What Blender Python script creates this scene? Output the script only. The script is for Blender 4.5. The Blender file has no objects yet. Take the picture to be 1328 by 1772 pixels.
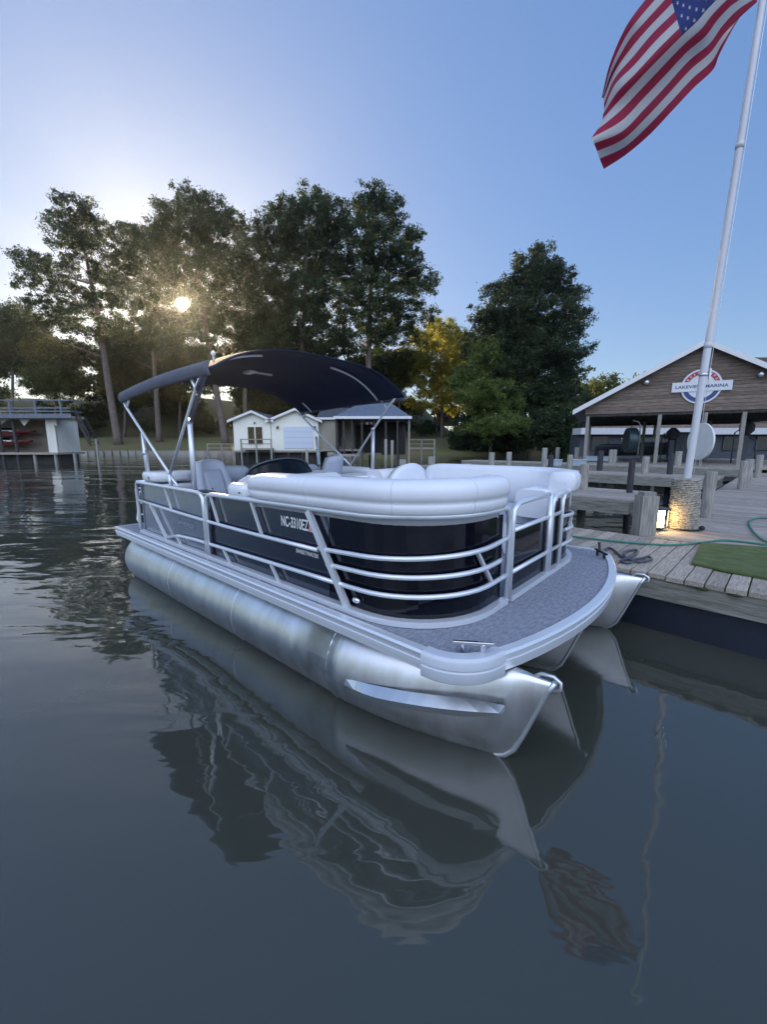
import bpy, math, random
import numpy as np
from mathutils import Vector, Matrix
random.seed(7); rng = np.random.default_rng(11)
R = math.radians
scene = bpy.context.scene
C = scene.collection

# ------------------------------------------------------------------ camera
CAM_H = 1.7; FPX = 700.0; HOR = 770.0
PITCH = math.atan((886 - HOR) / FPX)
cd = bpy.data.cameras.new("camera"); cam = bpy.data.objects.new("camera", cd); C.objects.link(cam)
cam.location = (0, 0, CAM_H); cam.rotation_euler = (math.pi / 2 - PITCH, 0, 0)
cd.sensor_fit = 'HORIZONTAL'; cd.sensor_width = 36; cd.lens = FPX / 1328 * 36
cd.clip_start = 0.05; cd.clip_end = 4000
scene.camera = cam
# ------------------------------------------------------------------ sky, sun, exposure
SUN_EL = R(16.2); SUN_AZ = R(-24.9)          # azimuth from +Y towards +X
w = bpy.data.worlds.new("World"); scene.world = w; w.use_nodes = True
nt = w.node_tree; bg = nt.nodes["Background"]
sky = nt.nodes.new("ShaderNodeTexSky"); sky.sky_type = 'NISHITA'; sky.sun_disc = False
sky.sun_elevation = SUN_EL; sky.sun_rotation = SUN_AZ
sky.air_density = 1.0; sky.dust_density = 0.6; sky.ozone_density = 2.2
gm_ = nt.nodes.new("ShaderNodeGamma"); gm_.inputs[1].default_value = 0.39
hs_ = nt.nodes.new("ShaderNodeHueSaturation"); hs_.inputs["Saturation"].default_value = 1.92; hs_.inputs["Hue"].default_value = .514
nt.links.new(sky.outputs[0], gm_.inputs[0]); nt.links.new(gm_.outputs[0], hs_.inputs["Color"]); bg.inputs[1].default_value = 0.15
hs_.inputs["Value"].default_value = .84
# cloud bank added in unseen sky behind the camera to brighten the shaded boat
def wn(t, **k):
    n = nt.nodes.new(t)
    for a_, b_ in k.items(): setattr(n, a_, b_)
    return n
_tc = wn("ShaderNodeTexCoord"); _sp = wn("ShaderNodeSeparateXYZ"); nt.links.new(_tc.outputs["Generated"], _sp.inputs[0])
def wmap(src, a_, b_, c_, d_):
    n = wn("ShaderNodeMapRange", interpolation_type='SMOOTHSTEP'); nt.links.new(src, n.inputs[0])
    for i_, v_ in enumerate((a_, b_, c_, d_)): n.inputs[i_ + 1].default_value = v_
    return n.outputs[0]
def wmul(a_, b_):
    n = wn("ShaderNodeMath", operation='MULTIPLY'); nt.links.new(a_, n.inputs[0]); nt.links.new(b_, n.inputs[1]); return n.outputs[0]
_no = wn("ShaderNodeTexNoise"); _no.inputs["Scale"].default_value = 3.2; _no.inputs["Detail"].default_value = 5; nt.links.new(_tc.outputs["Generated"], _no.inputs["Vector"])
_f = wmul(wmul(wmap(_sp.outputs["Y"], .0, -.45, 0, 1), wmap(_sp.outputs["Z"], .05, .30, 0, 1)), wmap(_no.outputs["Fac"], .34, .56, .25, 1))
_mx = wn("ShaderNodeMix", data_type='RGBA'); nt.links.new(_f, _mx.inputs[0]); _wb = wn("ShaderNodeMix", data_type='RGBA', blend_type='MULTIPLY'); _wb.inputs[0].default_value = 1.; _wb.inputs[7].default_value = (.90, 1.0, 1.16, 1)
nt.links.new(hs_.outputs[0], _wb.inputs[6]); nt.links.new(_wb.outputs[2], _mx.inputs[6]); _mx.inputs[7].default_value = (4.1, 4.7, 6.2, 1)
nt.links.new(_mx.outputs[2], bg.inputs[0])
ld = bpy.data.lights.new("sun_lamp", 'SUN'); ld.energy = 3.6; ld.angle = R(0.5); ld.color = (1, .74, .42)
lo = bpy.data.objects.new("sun_lamp", ld); C.objects.link(lo)
SUN_DIR = Vector((math.sin(SUN_AZ) * math.cos(SUN_EL), math.cos(SUN_AZ) * math.cos(SUN_EL), math.sin(SUN_EL)))
lo.rotation_euler = SUN_DIR.to_track_quat('Z', 'Y').to_euler()
scene.view_settings.view_transform = 'Standard'; scene.view_settings.look = 'None'
scene.view_settings.exposure = 1.55; scene.view_settings.gamma = 1.0
scene.cycles.max_bounces = 8; scene.cycles.transparent_max_bounces = 8
scene.cycles.sample_clamp_indirect = 6.0; scene.cycles.use_denoising = True
scene.cycles.caustics_reflective = False; scene.cycles.caustics_refractive = False

# ------------------------------------------------------------------ pixel rays -> world points on planes
_F = np.array([0, math.cos(PITCH), -math.sin(PITCH)]); _U = np.array([0, math.sin(PITCH), math.cos(PITCH)]); _R = np.array([1., 0, 0])
def ray(x, y): return _F + _R * (x - 664) / FPX - _U * (y - 886) / FPX
def at(x, y, Y):
    d = ray(x, y); return Vector((np.array([0, 0, CAM_H]) + d * (Y / d[1])).tolist())
def atz(x, y, z):
    d = ray(x, y); return Vector((np.array([0, 0, CAM_H]) + d * ((z - CAM_H) / d[2])).tolist())

# ------------------------------------------------------------------ materials
MATS = {}
def nn(m, t, **k):
    n = m.node_tree.nodes.new(t)
    for a, b in k.items(): setattr(n, a, b)
    return n
def mat(name, col, rough=.6, metal=0., spec=.5, coat=0., var=0., vscale=4., bump=0., bscale=40., stretch=(1, 1, 1),
        col2=None, trans=0., emit=None, es=0., island=0., rvar=0., coord='Object', detail=4.):
    if name in MATS: return MATS[name]
    m = bpy.data.materials.new(name); m.use_nodes = True; MATS[name] = m
    L = m.node_tree.links; p = m.node_tree.nodes["Principled BSDF"]
    p.inputs["Base Color"].default_value = (*col, 1); p.inputs["Roughness"].default_value = rough
    p.inputs["Metallic"].default_value = metal; p.inputs["Specular IOR Level"].default_value = spec
    p.inputs["Coat Weight"].default_value = coat
    if emit: p.inputs["Emission Color"].default_value = (*emit, 1); p.inputs["Emission Strength"].default_value = es
    tc = nn(m, "ShaderNodeTexCoord"); mp = nn(m, "ShaderNodeMapping"); mp.inputs["Scale"].default_value = stretch
    L.new(tc.outputs[coord], mp.inputs[0])
    c2 = col2 if col2 else tuple(c * (1 - var) for c in col)
    last = None
    if var > 0 or col2:
        n = nn(m, "ShaderNodeTexNoise"); n.inputs["Scale"].default_value = vscale; n.inputs["Detail"].default_value = detail
        n.inputs["Roughness"].default_value = .62
        L.new(mp.outputs[0], n.inputs["Vector"])
        rp = nn(m, "ShaderNodeValToRGB"); rp.color_ramp.elements[0].position = .36; rp.color_ramp.elements[1].position = .64
        rp.color_ramp.elements[0].color = (*c2, 1); rp.color_ramp.elements[1].color = (*col, 1)
        L.new(n.outputs["Fac"], rp.inputs[0]); last = rp.outputs[0]
        if rvar:
            mr = nn(m, "ShaderNodeMapRange"); mr.inputs[1].default_value = .3; mr.inputs[2].default_value = .7
            mr.inputs[3].default_value = max(.02, rough - rvar); mr.inputs[4].default_value = rough + rvar
            L.new(n.outputs["Fac"], mr.inputs[0]); L.new(mr.outputs[0], p.inputs["Roughness"])
    if island > 0:
        g = nn(m, "ShaderNodeNewGeometry"); mr = nn(m, "ShaderNodeMapRange")
        mr.inputs[3].default_value = 1 - island; mr.inputs[4].default_value = 1 + island
        L.new(g.outputs["Random Per Island"], mr.inputs[0])
        hs = nn(m, "ShaderNodeHueSaturation")
        if last: L.new(last, hs.inputs["Color"])
        else: hs.inputs["Color"].default_value = (*col, 1)
        L.new(mr.outputs[0], hs.inputs["Value"]); last = hs.outputs[0]
    if last: L.new(last, p.inputs["Base Color"])
    if bump > 0:
        n2 = nn(m, "ShaderNodeTexNoise"); n2.inputs["Scale"].default_value = bscale; n2.inputs["Detail"].default_value = 3
        L.new(mp.outputs[0], n2.inputs["Vector"])
        b = nn(m, "ShaderNodeBump"); b.inputs["Strength"].default_value = bump; b.inputs["Distance"].default_value = .02
        L.new(n2.outputs["Fac"], b.inputs["Height"]); L.new(b.outputs[0], p.inputs["Normal"])
    if trans > 0:
        out = m.node_tree.nodes["Material Output"]; tr = nn(m, "ShaderNodeBsdfTranslucent"); mx = nn(m, "ShaderNodeMixShader")
        mx.inputs[0].default_value = trans
        if last: L.new(last, tr.inputs[0])
        else: tr.inputs[0].default_value = (*col, 1)
        L.new(p.outputs[0], mx.inputs[1]); L.new(tr.outputs[0], mx.inputs[2]); L.new(mx.outputs[0], out.inputs[0])
    return m

# ------------------------------------------------------------------ mesh builder
class MB:
    def __init__(s, off=(0, 0, 0)): s.v = []; s.f = []; s.sm = []; s.mi = []; s.off = off
    def add(s, vs, fs, smooth=False, mi=0):
        b = len(s.v); o = s.off
        s.v += [(a[0] - o[0], a[1] - o[1], a[2] - o[2]) for a in vs]
        for f in fs: s.f.append(tuple(b + i for i in f)); s.sm.append(smooth); s.mi.append(mi)
        return s
    def box(s, c, d, rot=0., mi=0, M=None):
        """c centre, d full sizes, rot about z"""
        hx, hy, hz = d[0] / 2, d[1] / 2, d[2] / 2
        P = [(x, y, z) for z in (-hz, hz) for x, y in ((-hx, -hy), (hx, -hy), (hx, hy), (-hx, hy))]
        cs, sn = math.cos(rot), math.sin(rot)
        if M is None: P = [(c[0] + x * cs - y * sn, c[1] + x * sn + y * cs, c[2] + z) for x, y, z in P]
        else: P = [tuple(Vector(c) + M @ Vector(p)) for p in P]
        return s.add(P, [(3, 2, 1, 0), (4, 5, 6, 7), (0, 1, 5, 4), (1, 2, 6, 5), (2, 3, 7, 6), (3, 0, 4, 7)], False, mi)
    def beam(s, a, b, wd, ht, up=(0, 0, 1), mi=0):
        a, b = Vector(a), Vector(b); d = b - a; L = d.length; x = d.normalized()
        y = Vector(up).cross(x)
        if y.length < 1e-4: y = Vector((0, 1, 0)).cross(x)
        y.normalize(); z = x.cross(y)
        M = Matrix((x, y, z)).transposed()
        return s.box((a + b) / 2, (L, wd, ht), M=M, mi=mi)
    def tube(s, pts, r, n=8, closed=False, caps=True, mi=0):
        pts = [Vector(p) for p in pts]; N = len(pts)
        rs = r if isinstance(r, (list, tuple)) else [r] * N
        up = None; vs = []; fs = []
        for i, p in enumerate(pts):
            if closed: t = pts[(i + 1) % N] - pts[i - 1]
            else: t = pts[min(i + 1, N - 1)] - pts[max(i - 1, 0)]
            t.normalize()
            if up is None:
                up = Vector((0, 0, 1)) if abs(t.z) < .9 else Vector((1, 0, 0))
            x = up - t * up.dot(t)
            if x.length < 1e-5: x = t.orthogonal()
            x.normalize(); up = x; y = t.cross(x)
            for k in range(n):
                a = 2 * math.pi * k / n
                vs.append(tuple(p + (x * math.cos(a) + y * math.sin(a)) * rs[i]))
        M = N if closed else N - 1
        for i in range(M):
            j = (i + 1) % N
            for k in range(n):
                l = (k + 1) % n; fs.append((i * n + k, i * n + l, j * n + l, j * n + k))
        s.add(vs, fs, True, mi)
        if caps and not closed:
            b = len(s.v) - len(vs)
            s.f.append(tuple(b + k for k in range(n - 1, -1, -1))); s.sm.append(False); s.mi.append(mi)
            s.f.append(tuple(b + (N - 1) * n + k for k in range(n))); s.sm.append(False); s.mi.append(mi)
        return s
    def prism(s, poly, z0, z1, mi=0):
        """poly in xy, extruded in z"""
        n = len(poly)
        vs = [(x, y, z0) for x, y in poly] + [(x, y, z1) for x, y in poly]
        fs = [tuple(range(n - 1, -1, -1)), tuple(range(n, 2 * n))] + [(i, (i + 1) % n, n + (i + 1) % n, n + i) for i in range(n)]
        return s.add(vs, fs, False, mi)
    def slab(s, poly, d, mi=0):
        """arbitrary 3d polygon extruded by vector d"""
        n = len(poly); d = Vector(d)
        vs = [tuple(p) for p in poly] + [tuple(Vector(p) + d) for p in poly]
        fs = [tuple(range(n - 1, -1, -1)), tuple(range(n, 2 * n))] + [(i, (i + 1) % n, n + (i + 1) % n, n + i) for i in range(n)]
        return s.add(vs, fs, False, mi)
    def sweep(s, path, prof, smooth=True, cap=True, closed=False, mi=0, round_ends=0):
        """path list of (x,y,z); prof closed list of (lateral, up), lateral>0 = left of travel (in xy)"""
        P = [Vector(p) for p in path]; N = len(P); n = len(prof); vs = []; fs = []
        cx = sum(a for a, _ in prof) / n; cz = sum(b for _, b in prof) / n
        for i, p in enumerate(P):
            t = (P[(i + 1) % N] - P[i - 1]) if closed else (P[min(i + 1, N - 1)] - P[max(i - 1, 0)])
            t.z = 0; t.normalize(); l = Vector((-t.y, t.x, 0))
            k = 1.
            if round_ends and not closed:
                e = min(i, N - 1 - i)
                if e < round_ends: q = 1 - e / round_ends; k = .35 + .65 * math.sqrt(max(0, 1 - q * q))
            for a, b in prof:
                vs.append(tuple(p + l * (cx + (a - cx) * k) + Vector((0, 0, cz + (b - cz) * k))))
        for i in range(N if closed else N - 1):
            j = (i + 1) % N
            for k in range(n):
                m = (k + 1) % n; fs.append((i * n + k, j * n + k, j * n + m, i * n + m))
        s.add(vs, fs, smooth, mi)
        if cap and not closed:
            b = len(s.v) - len(vs)
            s.f.append(tuple(b + k for k in range(n))); s.sm.append(False); s.mi.append(mi)
            s.f.append(tuple(b + (N - 1) * n + k for k in range(n - 1, -1, -1))); s.sm.append(False); s.mi.append(mi)
        return s
    def ball(s, c, r, n=10, m=7, mi=0):
        rx, ry, rz = r if isinstance(r, (tuple, list)) else (r, r, r)
        vs = [(c[0], c[1], c[2] + rz)]; fs = []
        for i in range(1, m):
            a = math.pi * i / m
            for k in range(n):
                b = 2 * math.pi * k / n
                vs.append((c[0] + rx * math.sin(a) * math.cos(b), c[1] + ry * math.sin(a) * math.sin(b), c[2] + rz * math.cos(a)))
        vs.append((c[0], c[1], c[2] - rz)); e = len(vs) - 1
        for k in range(n):
            l = (k + 1) % n; fs.append((0, 1 + k, 1 + l)); fs.append((e, e - n + l, e - n + k))
            for i in range(m - 2): fs.append((1 + i * n + k, 1 + (i + 1) * n + k, 1 + (i + 1) * n + l, 1 + i * n + l))
        return s.add(vs, fs, True, mi)
    def grid(s, fn, nu, nv, smooth=True, mi=0, mif=None):
        vs = [fn(i / nu, j / nv) for j in range(nv + 1) for i in range(nu + 1)]; b = len(s.v)
        s.add(vs, [])
        for j in range(nv):
            for i in range(nu):
                k = j * (nu + 1) + i
                s.f.append((b + k, b + k + 1, b + k + nu + 2, b + k + nu + 1)); s.sm.append(smooth)
                s.mi.append(mif((i + .5) / nu, (j + .5) / nv) if mif else mi)
        return s
    def build(s, name, mats, parent=None, bevel=0., solid=0., subsurf=0, loc=None, auto=0):
        me = bpy.data.meshes.new(name); me.from_pydata([tuple(map(float, a)) for a in s.v], [], s.f)
        me.polygons.foreach_set("use_smooth", s.sm); me.polygons.foreach_set("material_index", s.mi)
        for m in (mats if isinstance(mats, (list, tuple)) else [mats]): me.materials.append(m)
        me.update()
        if auto: me.set_sharp_from_angle(angle=R(auto))
        o = bpy.data.objects.new(name, me); C.objects.link(o)
        if parent: o.parent = parent
        if loc is not None: o.location = loc
        if solid: a = o.modifiers.new("s", 'SOLIDIFY'); a.thickness = solid; a.offset = 0
        if bevel: a = o.modifiers.new("b", 'BEVEL'); a.width = bevel; a.segments = 2; a.limit_method = 'ANGLE'; a.angle_limit = R(40)
        if subsurf: a = o.modifiers.new("ss", 'SUBSURF'); a.levels = subsurf; a.render_levels = subsurf
        return o
def raw(name, V, Fq, mats, parent=None, mi=None, smooth=False):
    me = bpy.data.meshes.new(name); V = np.asarray(V, np.float32); Fq = np.asarray(Fq, np.int32); k = Fq.shape[1]
    me.vertices.add(len(V)); me.vertices.foreach_set("co", V.ravel())
    me.loops.add(Fq.size); me.loops.foreach_set("vertex_index", Fq.ravel())
    me.polygons.add(len(Fq)); me.polygons.foreach_set("loop_start", np.arange(0, Fq.size, k, dtype=np.int32))
    me.polygons.foreach_set("loop_total", np.full(len(Fq), k, np.int32))
    if mi is not None: me.polygons.foreach_set("material_index", np.asarray(mi, np.int32))
    if smooth: me.polygons.foreach_set("use_smooth", np.ones(len(Fq), bool))
    for m in (mats if isinstance(mats, (list, tuple)) else [mats]): me.materials.append(m)
    me.update(calc_edges=True); o = bpy.data.objects.new(name, me); C.objects.link(o)
    if parent: o.parent = parent
    return o
def tag(o, label=None, cat=None, group=None, kind=None):
    if label: o["label"] = label
    if cat: o["category"] = cat
    if group: o["group"] = group
    if kind: o["kind"] = kind
    return o
def empty(name, loc, rz=0., label=None, cat=None, group=None):
    o = bpy.data.objects.new(name, None); C.objects.link(o); o.location = loc; o.rotation_euler = (0, 0, rz)
    o.empty_display_size = .2
    return tag(o, label, cat, group)
def text_mesh(txt, size, depth=.001):
    cu = bpy.data.curves.new("t", 'FONT'); cu.body = txt; cu.size = size; cu.extrude = depth; cu.offset = size * .018
    cu.align_x = 'CENTER'; cu.align_y = 'CENTER'
    o = bpy.data.objects.new("t", cu); C.objects.link(o); bpy.context.view_layer.update()
    me = bpy.data.meshes.new_from_object(o); bpy.data.objects.remove(o)
    return me
def text_obj(name, txt, size, M, width, height, m, parent, bold=0.):
    me = text_mesh(txt, size)
    xs = [v.co.x for v in me.vertices]; ys = [v.co.y for v in me.vertices]
    sx = width / (max(xs) - min(xs)); sy = height / (max(ys) - min(ys)); cx = (max(xs) + min(xs)) / 2; cy = (max(ys) + min(ys)) / 2
    for v in me.vertices: v.co.x = (v.co.x - cx) * sx; v.co.y = (v.co.y - cy) * sy
    me.transform(M); me.materials.clear(); me.materials.append(m); me.name = name
    o = bpy.data.objects.new(name, me); C.objects.link(o); o.parent = parent
    return o

# ------------------------------------------------------------------ material library
alu = mat('brushed_aluminium', (.78, .79, .81), rough=.37, metal=1., col2=(.67, .66, .65), vscale=3.4, rvar=.05, stretch=(2.4, .9, .9), detail=6.)  # mottled metal; the slightly warm second tone stands in for reflected sun glow
alu2 = mat('satin_aluminium', (.72, .75, .78), rough=.33, metal=.85, var=.1, vscale=6)
rail_m = mat('railing_tube', (.80, .83, .87), rough=.32, metal=.45)
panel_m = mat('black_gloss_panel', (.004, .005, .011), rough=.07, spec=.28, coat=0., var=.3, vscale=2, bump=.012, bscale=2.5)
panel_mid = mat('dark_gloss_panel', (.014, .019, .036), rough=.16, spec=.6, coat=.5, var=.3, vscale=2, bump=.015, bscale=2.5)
panel_g = mat('sky_tinted_gloss_panel', (.12, .14, .185), rough=.2, spec=.8, coat=.8, var=.2, vscale=2, bump=.02, bscale=2.5)  # lighter base paints the sky reflection on the black panel
vinyl = mat('white_vinyl', (.80, .82, .86), rough=.42, var=.06, vscale=3, bump=.05, bscale=6)
vinyl_g = mat('grey_vinyl', (.46, .50, .58), rough=.45, var=.08, vscale=6, bump=.05, bscale=20)
vinyl_d = mat('dark_vinyl', (.06, .07, .09), rough=.4)
fiber = mat('white_fibreglass', (.8, .82, .85), rough=.25, coat=.3, var=.04)
deck_m = mat('woven_vinyl_deck', (.34, .36, .42), rough=.75, col2=(.20, .215, .26), vscale=55, bump=.5, bscale=160, stretch=(1, .35, 1), detail=6)
canvas_m = mat('navy_canvas', (.010, .018, .052), rough=.85, var=.25, vscale=3, bump=.2, bscale=120)
canvas_t = mat('grey_canvas_boot', (.10, .115, .15), rough=.8, var=.2, vscale=10, bump=.15, bscale=60)
glass_d = mat('smoked_acrylic', (.004, .005, .008), rough=.12, spec=.25)
plastic_g = mat('grey_plastic_cap', (.58, .62, .68), rough=.38, var=.06, vscale=5)
chrome = mat('chrome', (.8, .8, .82), rough=.15, metal=1.)
black_m = mat('black_rubber', (.012, .012, .014), rough=.6)
white_p = mat('white_paint', (.80, .80, .78), rough=.5, var=.1, vscale=1.5, bump=.06, bscale=20)
letter_w = mat('white_lettering', (.78, .80, .80), rough=.4)
letter_g = mat('faint_grey_lettering', (.26, .30, .37), rough=.4)
sticker = mat('pink_red_decal', (.75, .22, .22), rough=.5, col2=(.8, .5, .5), vscale=60)
def wood(name, col, c2, st, vs=3, island=.2, rough=.85, bump=.5):
    return mat(name, col, rough=rough, col2=c2, vscale=vs, bump=bump, bscale=vs * 3, stretch=st, island=island)
woodA = wood('weathered_plank_along', (.50, .43, .35), (.29, .25, .205), (2.2, 22, 22))      # grain along local x
woodB = wood('weathered_plank_across', (.42, .37, .32), (.25, .22, .19), (22, 2.2, 22))     # grain along local y
woodF = wood('dock_fascia_wood', (.30, .29, .25), (.15, .15, .12), (20, 1.2, 14), island=.05)
wood_d = wood('dark_wood', (.07, .065, .06), (.035, .032, .03), (4, 4, 1.2))
pile_m = wood('pile_wood', (.36, .34, .30), (.20, .19, .17), (14, 14, 1.2), island=.2)
pile_k = wood('tarred_pile_wood', (.05, .05, .055), (.025, .025, .03), (14, 14, 1.2), island=.1)
rope_m = mat('sisal_rope', (.50, .46, .39), rough=.95, var=.55, vscale=30, bump=.8, bscale=90)
green_hose = mat('green_hose', (.03, .19, .14), rough=.4)
turf_m = mat('artificial_turf', (.15, .20, .07), rough=.95, col2=(.09, .14, .04), vscale=7, bump=.9, bscale=220)
float_m = mat('blue_black_float', (.012, .018, .035), rough=.45, var=.3, vscale=4)
bark = wood('pine_bark', (.20, .16, .135), (.09, .07, .06), (3, 3, .6), island=0)
shingle = mat('slate_shingle', (.075, .085, .10), rough=.85, var=.3, vscale=6, bump=.4, bscale=8, stretch=(1, 1, 3))
def leafmat(name, c, c2, tr=.35):
    return mat(name, c, rough=.6, spec=.3, col2=c2, vscale=.28, trans=tr, island=.35, coord='Object')
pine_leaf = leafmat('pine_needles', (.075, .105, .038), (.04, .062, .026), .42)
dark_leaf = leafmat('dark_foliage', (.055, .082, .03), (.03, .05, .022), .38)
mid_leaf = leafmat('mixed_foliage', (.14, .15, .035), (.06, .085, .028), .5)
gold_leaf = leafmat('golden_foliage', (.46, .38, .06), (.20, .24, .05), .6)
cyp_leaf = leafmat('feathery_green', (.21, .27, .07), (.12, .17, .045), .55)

# ------------------------------------------------------------------ the setting: ground, water, sun
SHORE = 75.
def ground_h(x, y):
    # far bank
    s = SHORE + 1.2 * math.sin(x * .11) + .8 * math.sin(x * .27 + 1)
    if x > 24: s = s - min(34, (x - 24) * 2.2)
    d = y - s
    if d < -1: return -2.2
    if d < 0: return -2.2 + 2.6 * (d + 1)
    if d < 13: return .4 + d * .21
    if d < 22: return 3.13 + (d - 13) * .05
    k = min(1, max(.12, 1 - (x - 8) / 14))
    return 3.58 + k * (min(15, (d - 22) * .5) + min(10, max(0, d - 60) * .05))
xs = np.concatenate([np.linspace(-1500, -160, 8), np.linspace(-150, 150, 121), np.linspace(160, 1500, 8)])
ys = np.concatenate([np.linspace(-1500, -40, 6), np.linspace(-30, 30, 16), np.linspace(32, 110, 105), np.linspace(120, 1800, 10)])
V = [(x, y, ground_h(x, y)) for y in ys for x in xs]; nx = len(xs)
Fq = [(j * nx + i, j * nx + i + 1, (j + 1) * nx + i + 1, (j + 1) * nx + i) for j in range(len(ys) - 1) for i in range(nx - 1)]
gm = mat('grass_ground', (.10, .115, .035), rough=.95, col2=(.13, .10, .055), vscale=.16, bump=.5, bscale=3, detail=8)
tag(raw('ground', V, Fq, gm, smooth=True), kind='structure')
# water
wm = bpy.data.materials.new('lake_water'); wm.use_nodes = True
L = wm.node_tree.links; p = wm.node_tree.nodes["Principled BSDF"]
p.inputs["Base Color"].default_value = (.050, .055, .044, 1); p.inputs["Roughness"].default_value = .025
p.inputs["IOR"].default_value = 1.6; p.inputs["Specular IOR Level"].default_value = .6
tc = nn(wm, "ShaderNodeTexCoord")
def wnoise(scale, st, detail, dist=0.):
    mp = nn(wm, "ShaderNodeMapping"); mp.inputs["Scale"].default_value = st; mp.inputs["Rotation"].default_value = (0, 0, R(24))
    L.new(tc.outputs["Object"], mp.inputs[0])
    n = nn(wm, "ShaderNodeTexNoise"); n.inputs["Scale"].default_value = scale; n.inputs["Detail"].default_value = detail
    n.inputs["Distortion"].default_value = dist
    L.new(mp.outputs[0], n.inputs["Vector"]); return n
n1 = wnoise(1.0, (.42, 1.35, 1), 2.0, .8); n2 = wnoise(.26, (.6, 1.5, 1), 1.0, .5); n3 = wnoise(4.5, (.6, 1.2, 1), 2., .3)
gate = wnoise(.10, (1, 1, 1), 1.0); gr = nn(wm, "ShaderNodeMapRange")
gr.inputs[1].default_value = .42; gr.inputs[2].default_value = .6; gr.inputs[3].default_value = .25; gr.inputs[4].default_value = 1.0
L.new(gate.outputs["Fac"], gr.inputs[0])
def mth(op, a, b):
    n = nn(wm, "ShaderNodeMath", operation=op)
    for i, q in enumerate((a, b)):
        if isinstance(q, (int, float)): n.inputs[i].default_value = q
        else: L.new(q, n.inputs[i])
    return n.outputs[0]
# ripples are livelier on the open water to the left than in the slip beside the dock
sx = nn(wm, "ShaderNodeSeparateXYZ"); L.new(tc.outputs["Object"], sx.inputs[0])
open_w = nn(wm, "ShaderNodeMapRange"); L.new(sx.outputs[0], open_w.inputs[0])
open_w.inputs[1].default_value = 2.0; open_w.inputs[2].default_value = -8.0; open_w.inputs[3].default_value = 1.0; open_w.inputs[4].default_value = 1.3
h = mth('ADD', mth('MULTIPLY', n1.outputs["Fac"], mth('MULTIPLY', gr.outputs[0], .042)), mth('MULTIPLY', n2.outputs["Fac"], .15))
h = mth('ADD', h, mth('MULTIPLY', n3.outputs["Fac"], .0042))
h = mth('MULTIPLY', h, open_w.outputs[0])
b = nn(wm, "ShaderNodeBump"); b.inputs["Strength"].default_value = .55; b.inputs["Distance"].default_value = 1.0
L.new(h, b.inputs["Height"]); L.new(b.outputs[0], p.inputs["Normal"])
tag(MB().add([(-1500, -1500, -.085), (1500, -1500, -.085), (1500, 120, -.085), (-1500, 120, -.085)], [(0, 1, 2, 3)]).build('water', wm), kind='structure')
# the visible sun
sm_ = mat('sun_disc', (0, 0, 0), emit=(1, .8, .45), es=14.)
_lw = nn(sm_, "ShaderNodeLayerWeight"); _lw.inputs[0].default_value = .5; _rp = nn(sm_, "ShaderNodeValToRGB")
_rp.color_ramp.elements[0].position = .25; _rp.color_ramp.elements[0].color = (1, .9, .62, 1); _rp.color_ramp.elements[1].position = .8; _rp.color_ramp.elements[1].color = (.075, .026, .006, 1)
sm_.node_tree.links.new(_lw.outputs["Facing"], _rp.inputs[0]); sm_.node_tree.links.new(_rp.outputs[0], sm_.node_tree.nodes["Principled BSDF"].inputs["Emission Color"])
so = MB().ball((0, 0, 0), 13.5, 40, 26).build('sun', sm_, loc=SUN_DIR * 950 + Vector((0, 0, CAM_H))); tag(so, kind='structure')
so.visible_shadow = False

# ------------------------------------------------------------------ THE BOAT  (u forward, v to port, z up)
BU, BV = 2.8, 1.48
Aw = Vector((-3.6433848, 5.38915895, 0)); ev = Vector((.75262911, -.6584447, 0)); nv = Vector((.6584447, .75262911, 0))
boat = empty('pontoon_boat', Aw + ev * BU + nv * BV, math.atan2(ev.y, ev.x),
             'aluminium pontoon boat with black side panels, white seats and navy canopy, moored at dock', 'pontoon boat')
def B(): return MB(off=(BU, BV, 0))
W2 = 2.96; ZD = .60
def mir(path): return [(p[0], W2 - p[1]) + tuple(p[2:]) for p in path]
# deck outline
def outline(inset=0.):
    pts = [(inset, inset)]
    c = (5.15, .29)
    for i in range(17):
        a = -math.pi / 2 + (math.pi / 2) * .86 * i / 16
        pts.append((c[0] + (.29 - inset) * math.cos(a), c[1] + (.29 - inset) * math.sin(a)))
    k = 14; v0 = pts[-1][1]
    for i in range(1, k):
        v = v0 + (W2 - 2 * v0) * i / k; q = (v - W2 / 2) / (W2 / 2 - v0)
        pts.append((5.655 - inset - .215 * q * q - .03 * q ** 6 * 0, v))
    pts += [(a, W2 - b_) for a, b_ in reversed(pts[1:18])]
    pts.append((inset, W2 - inset))
    return pts
OL = outline()
B().prism(outline(.045), .51, ZD + .001).build('deck', deck_m, boat)
# extruded rim with ribs
prof = [(-.0, -.10), (-.0, -.075), (-.006, -.07), (-.006, -.045), (.0, -.04), (.0, -.02), (-.012, .0), (.0, .012), (.05, .012), (.05, -.10)]
B().sweep([(a, b_, ZD) for a, b_ in OL], [(x, z) for x, z in prof], smooth=True, closed=True).build('deck_rim', rail_m, boat, auto=30)
for side in (0, 1):
    pts = OL[1:18]; pts = [(OL[1][0] - .03, 0)] + pts + [(pts[-1][0] + .012, pts[-1][1] + .06)]
    if side: pts = list(reversed(mir(pts)))
    pr = [(.0, -.13), (-.012, -.126), (-.018, -.115), (-.020, -.062), (-.014, -.056), (-.014, -.050), (-.020, -.044), (-.020, -.004), (-.015, .008), (-.004, .016), (.045, .017), (.06, .016), (.06, -.13)]
    B().sweep([(a, b_, ZD) for a, b_ in pts], pr, smooth=True).build('corner_cap', plastic_g, boat, auto=32)
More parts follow.
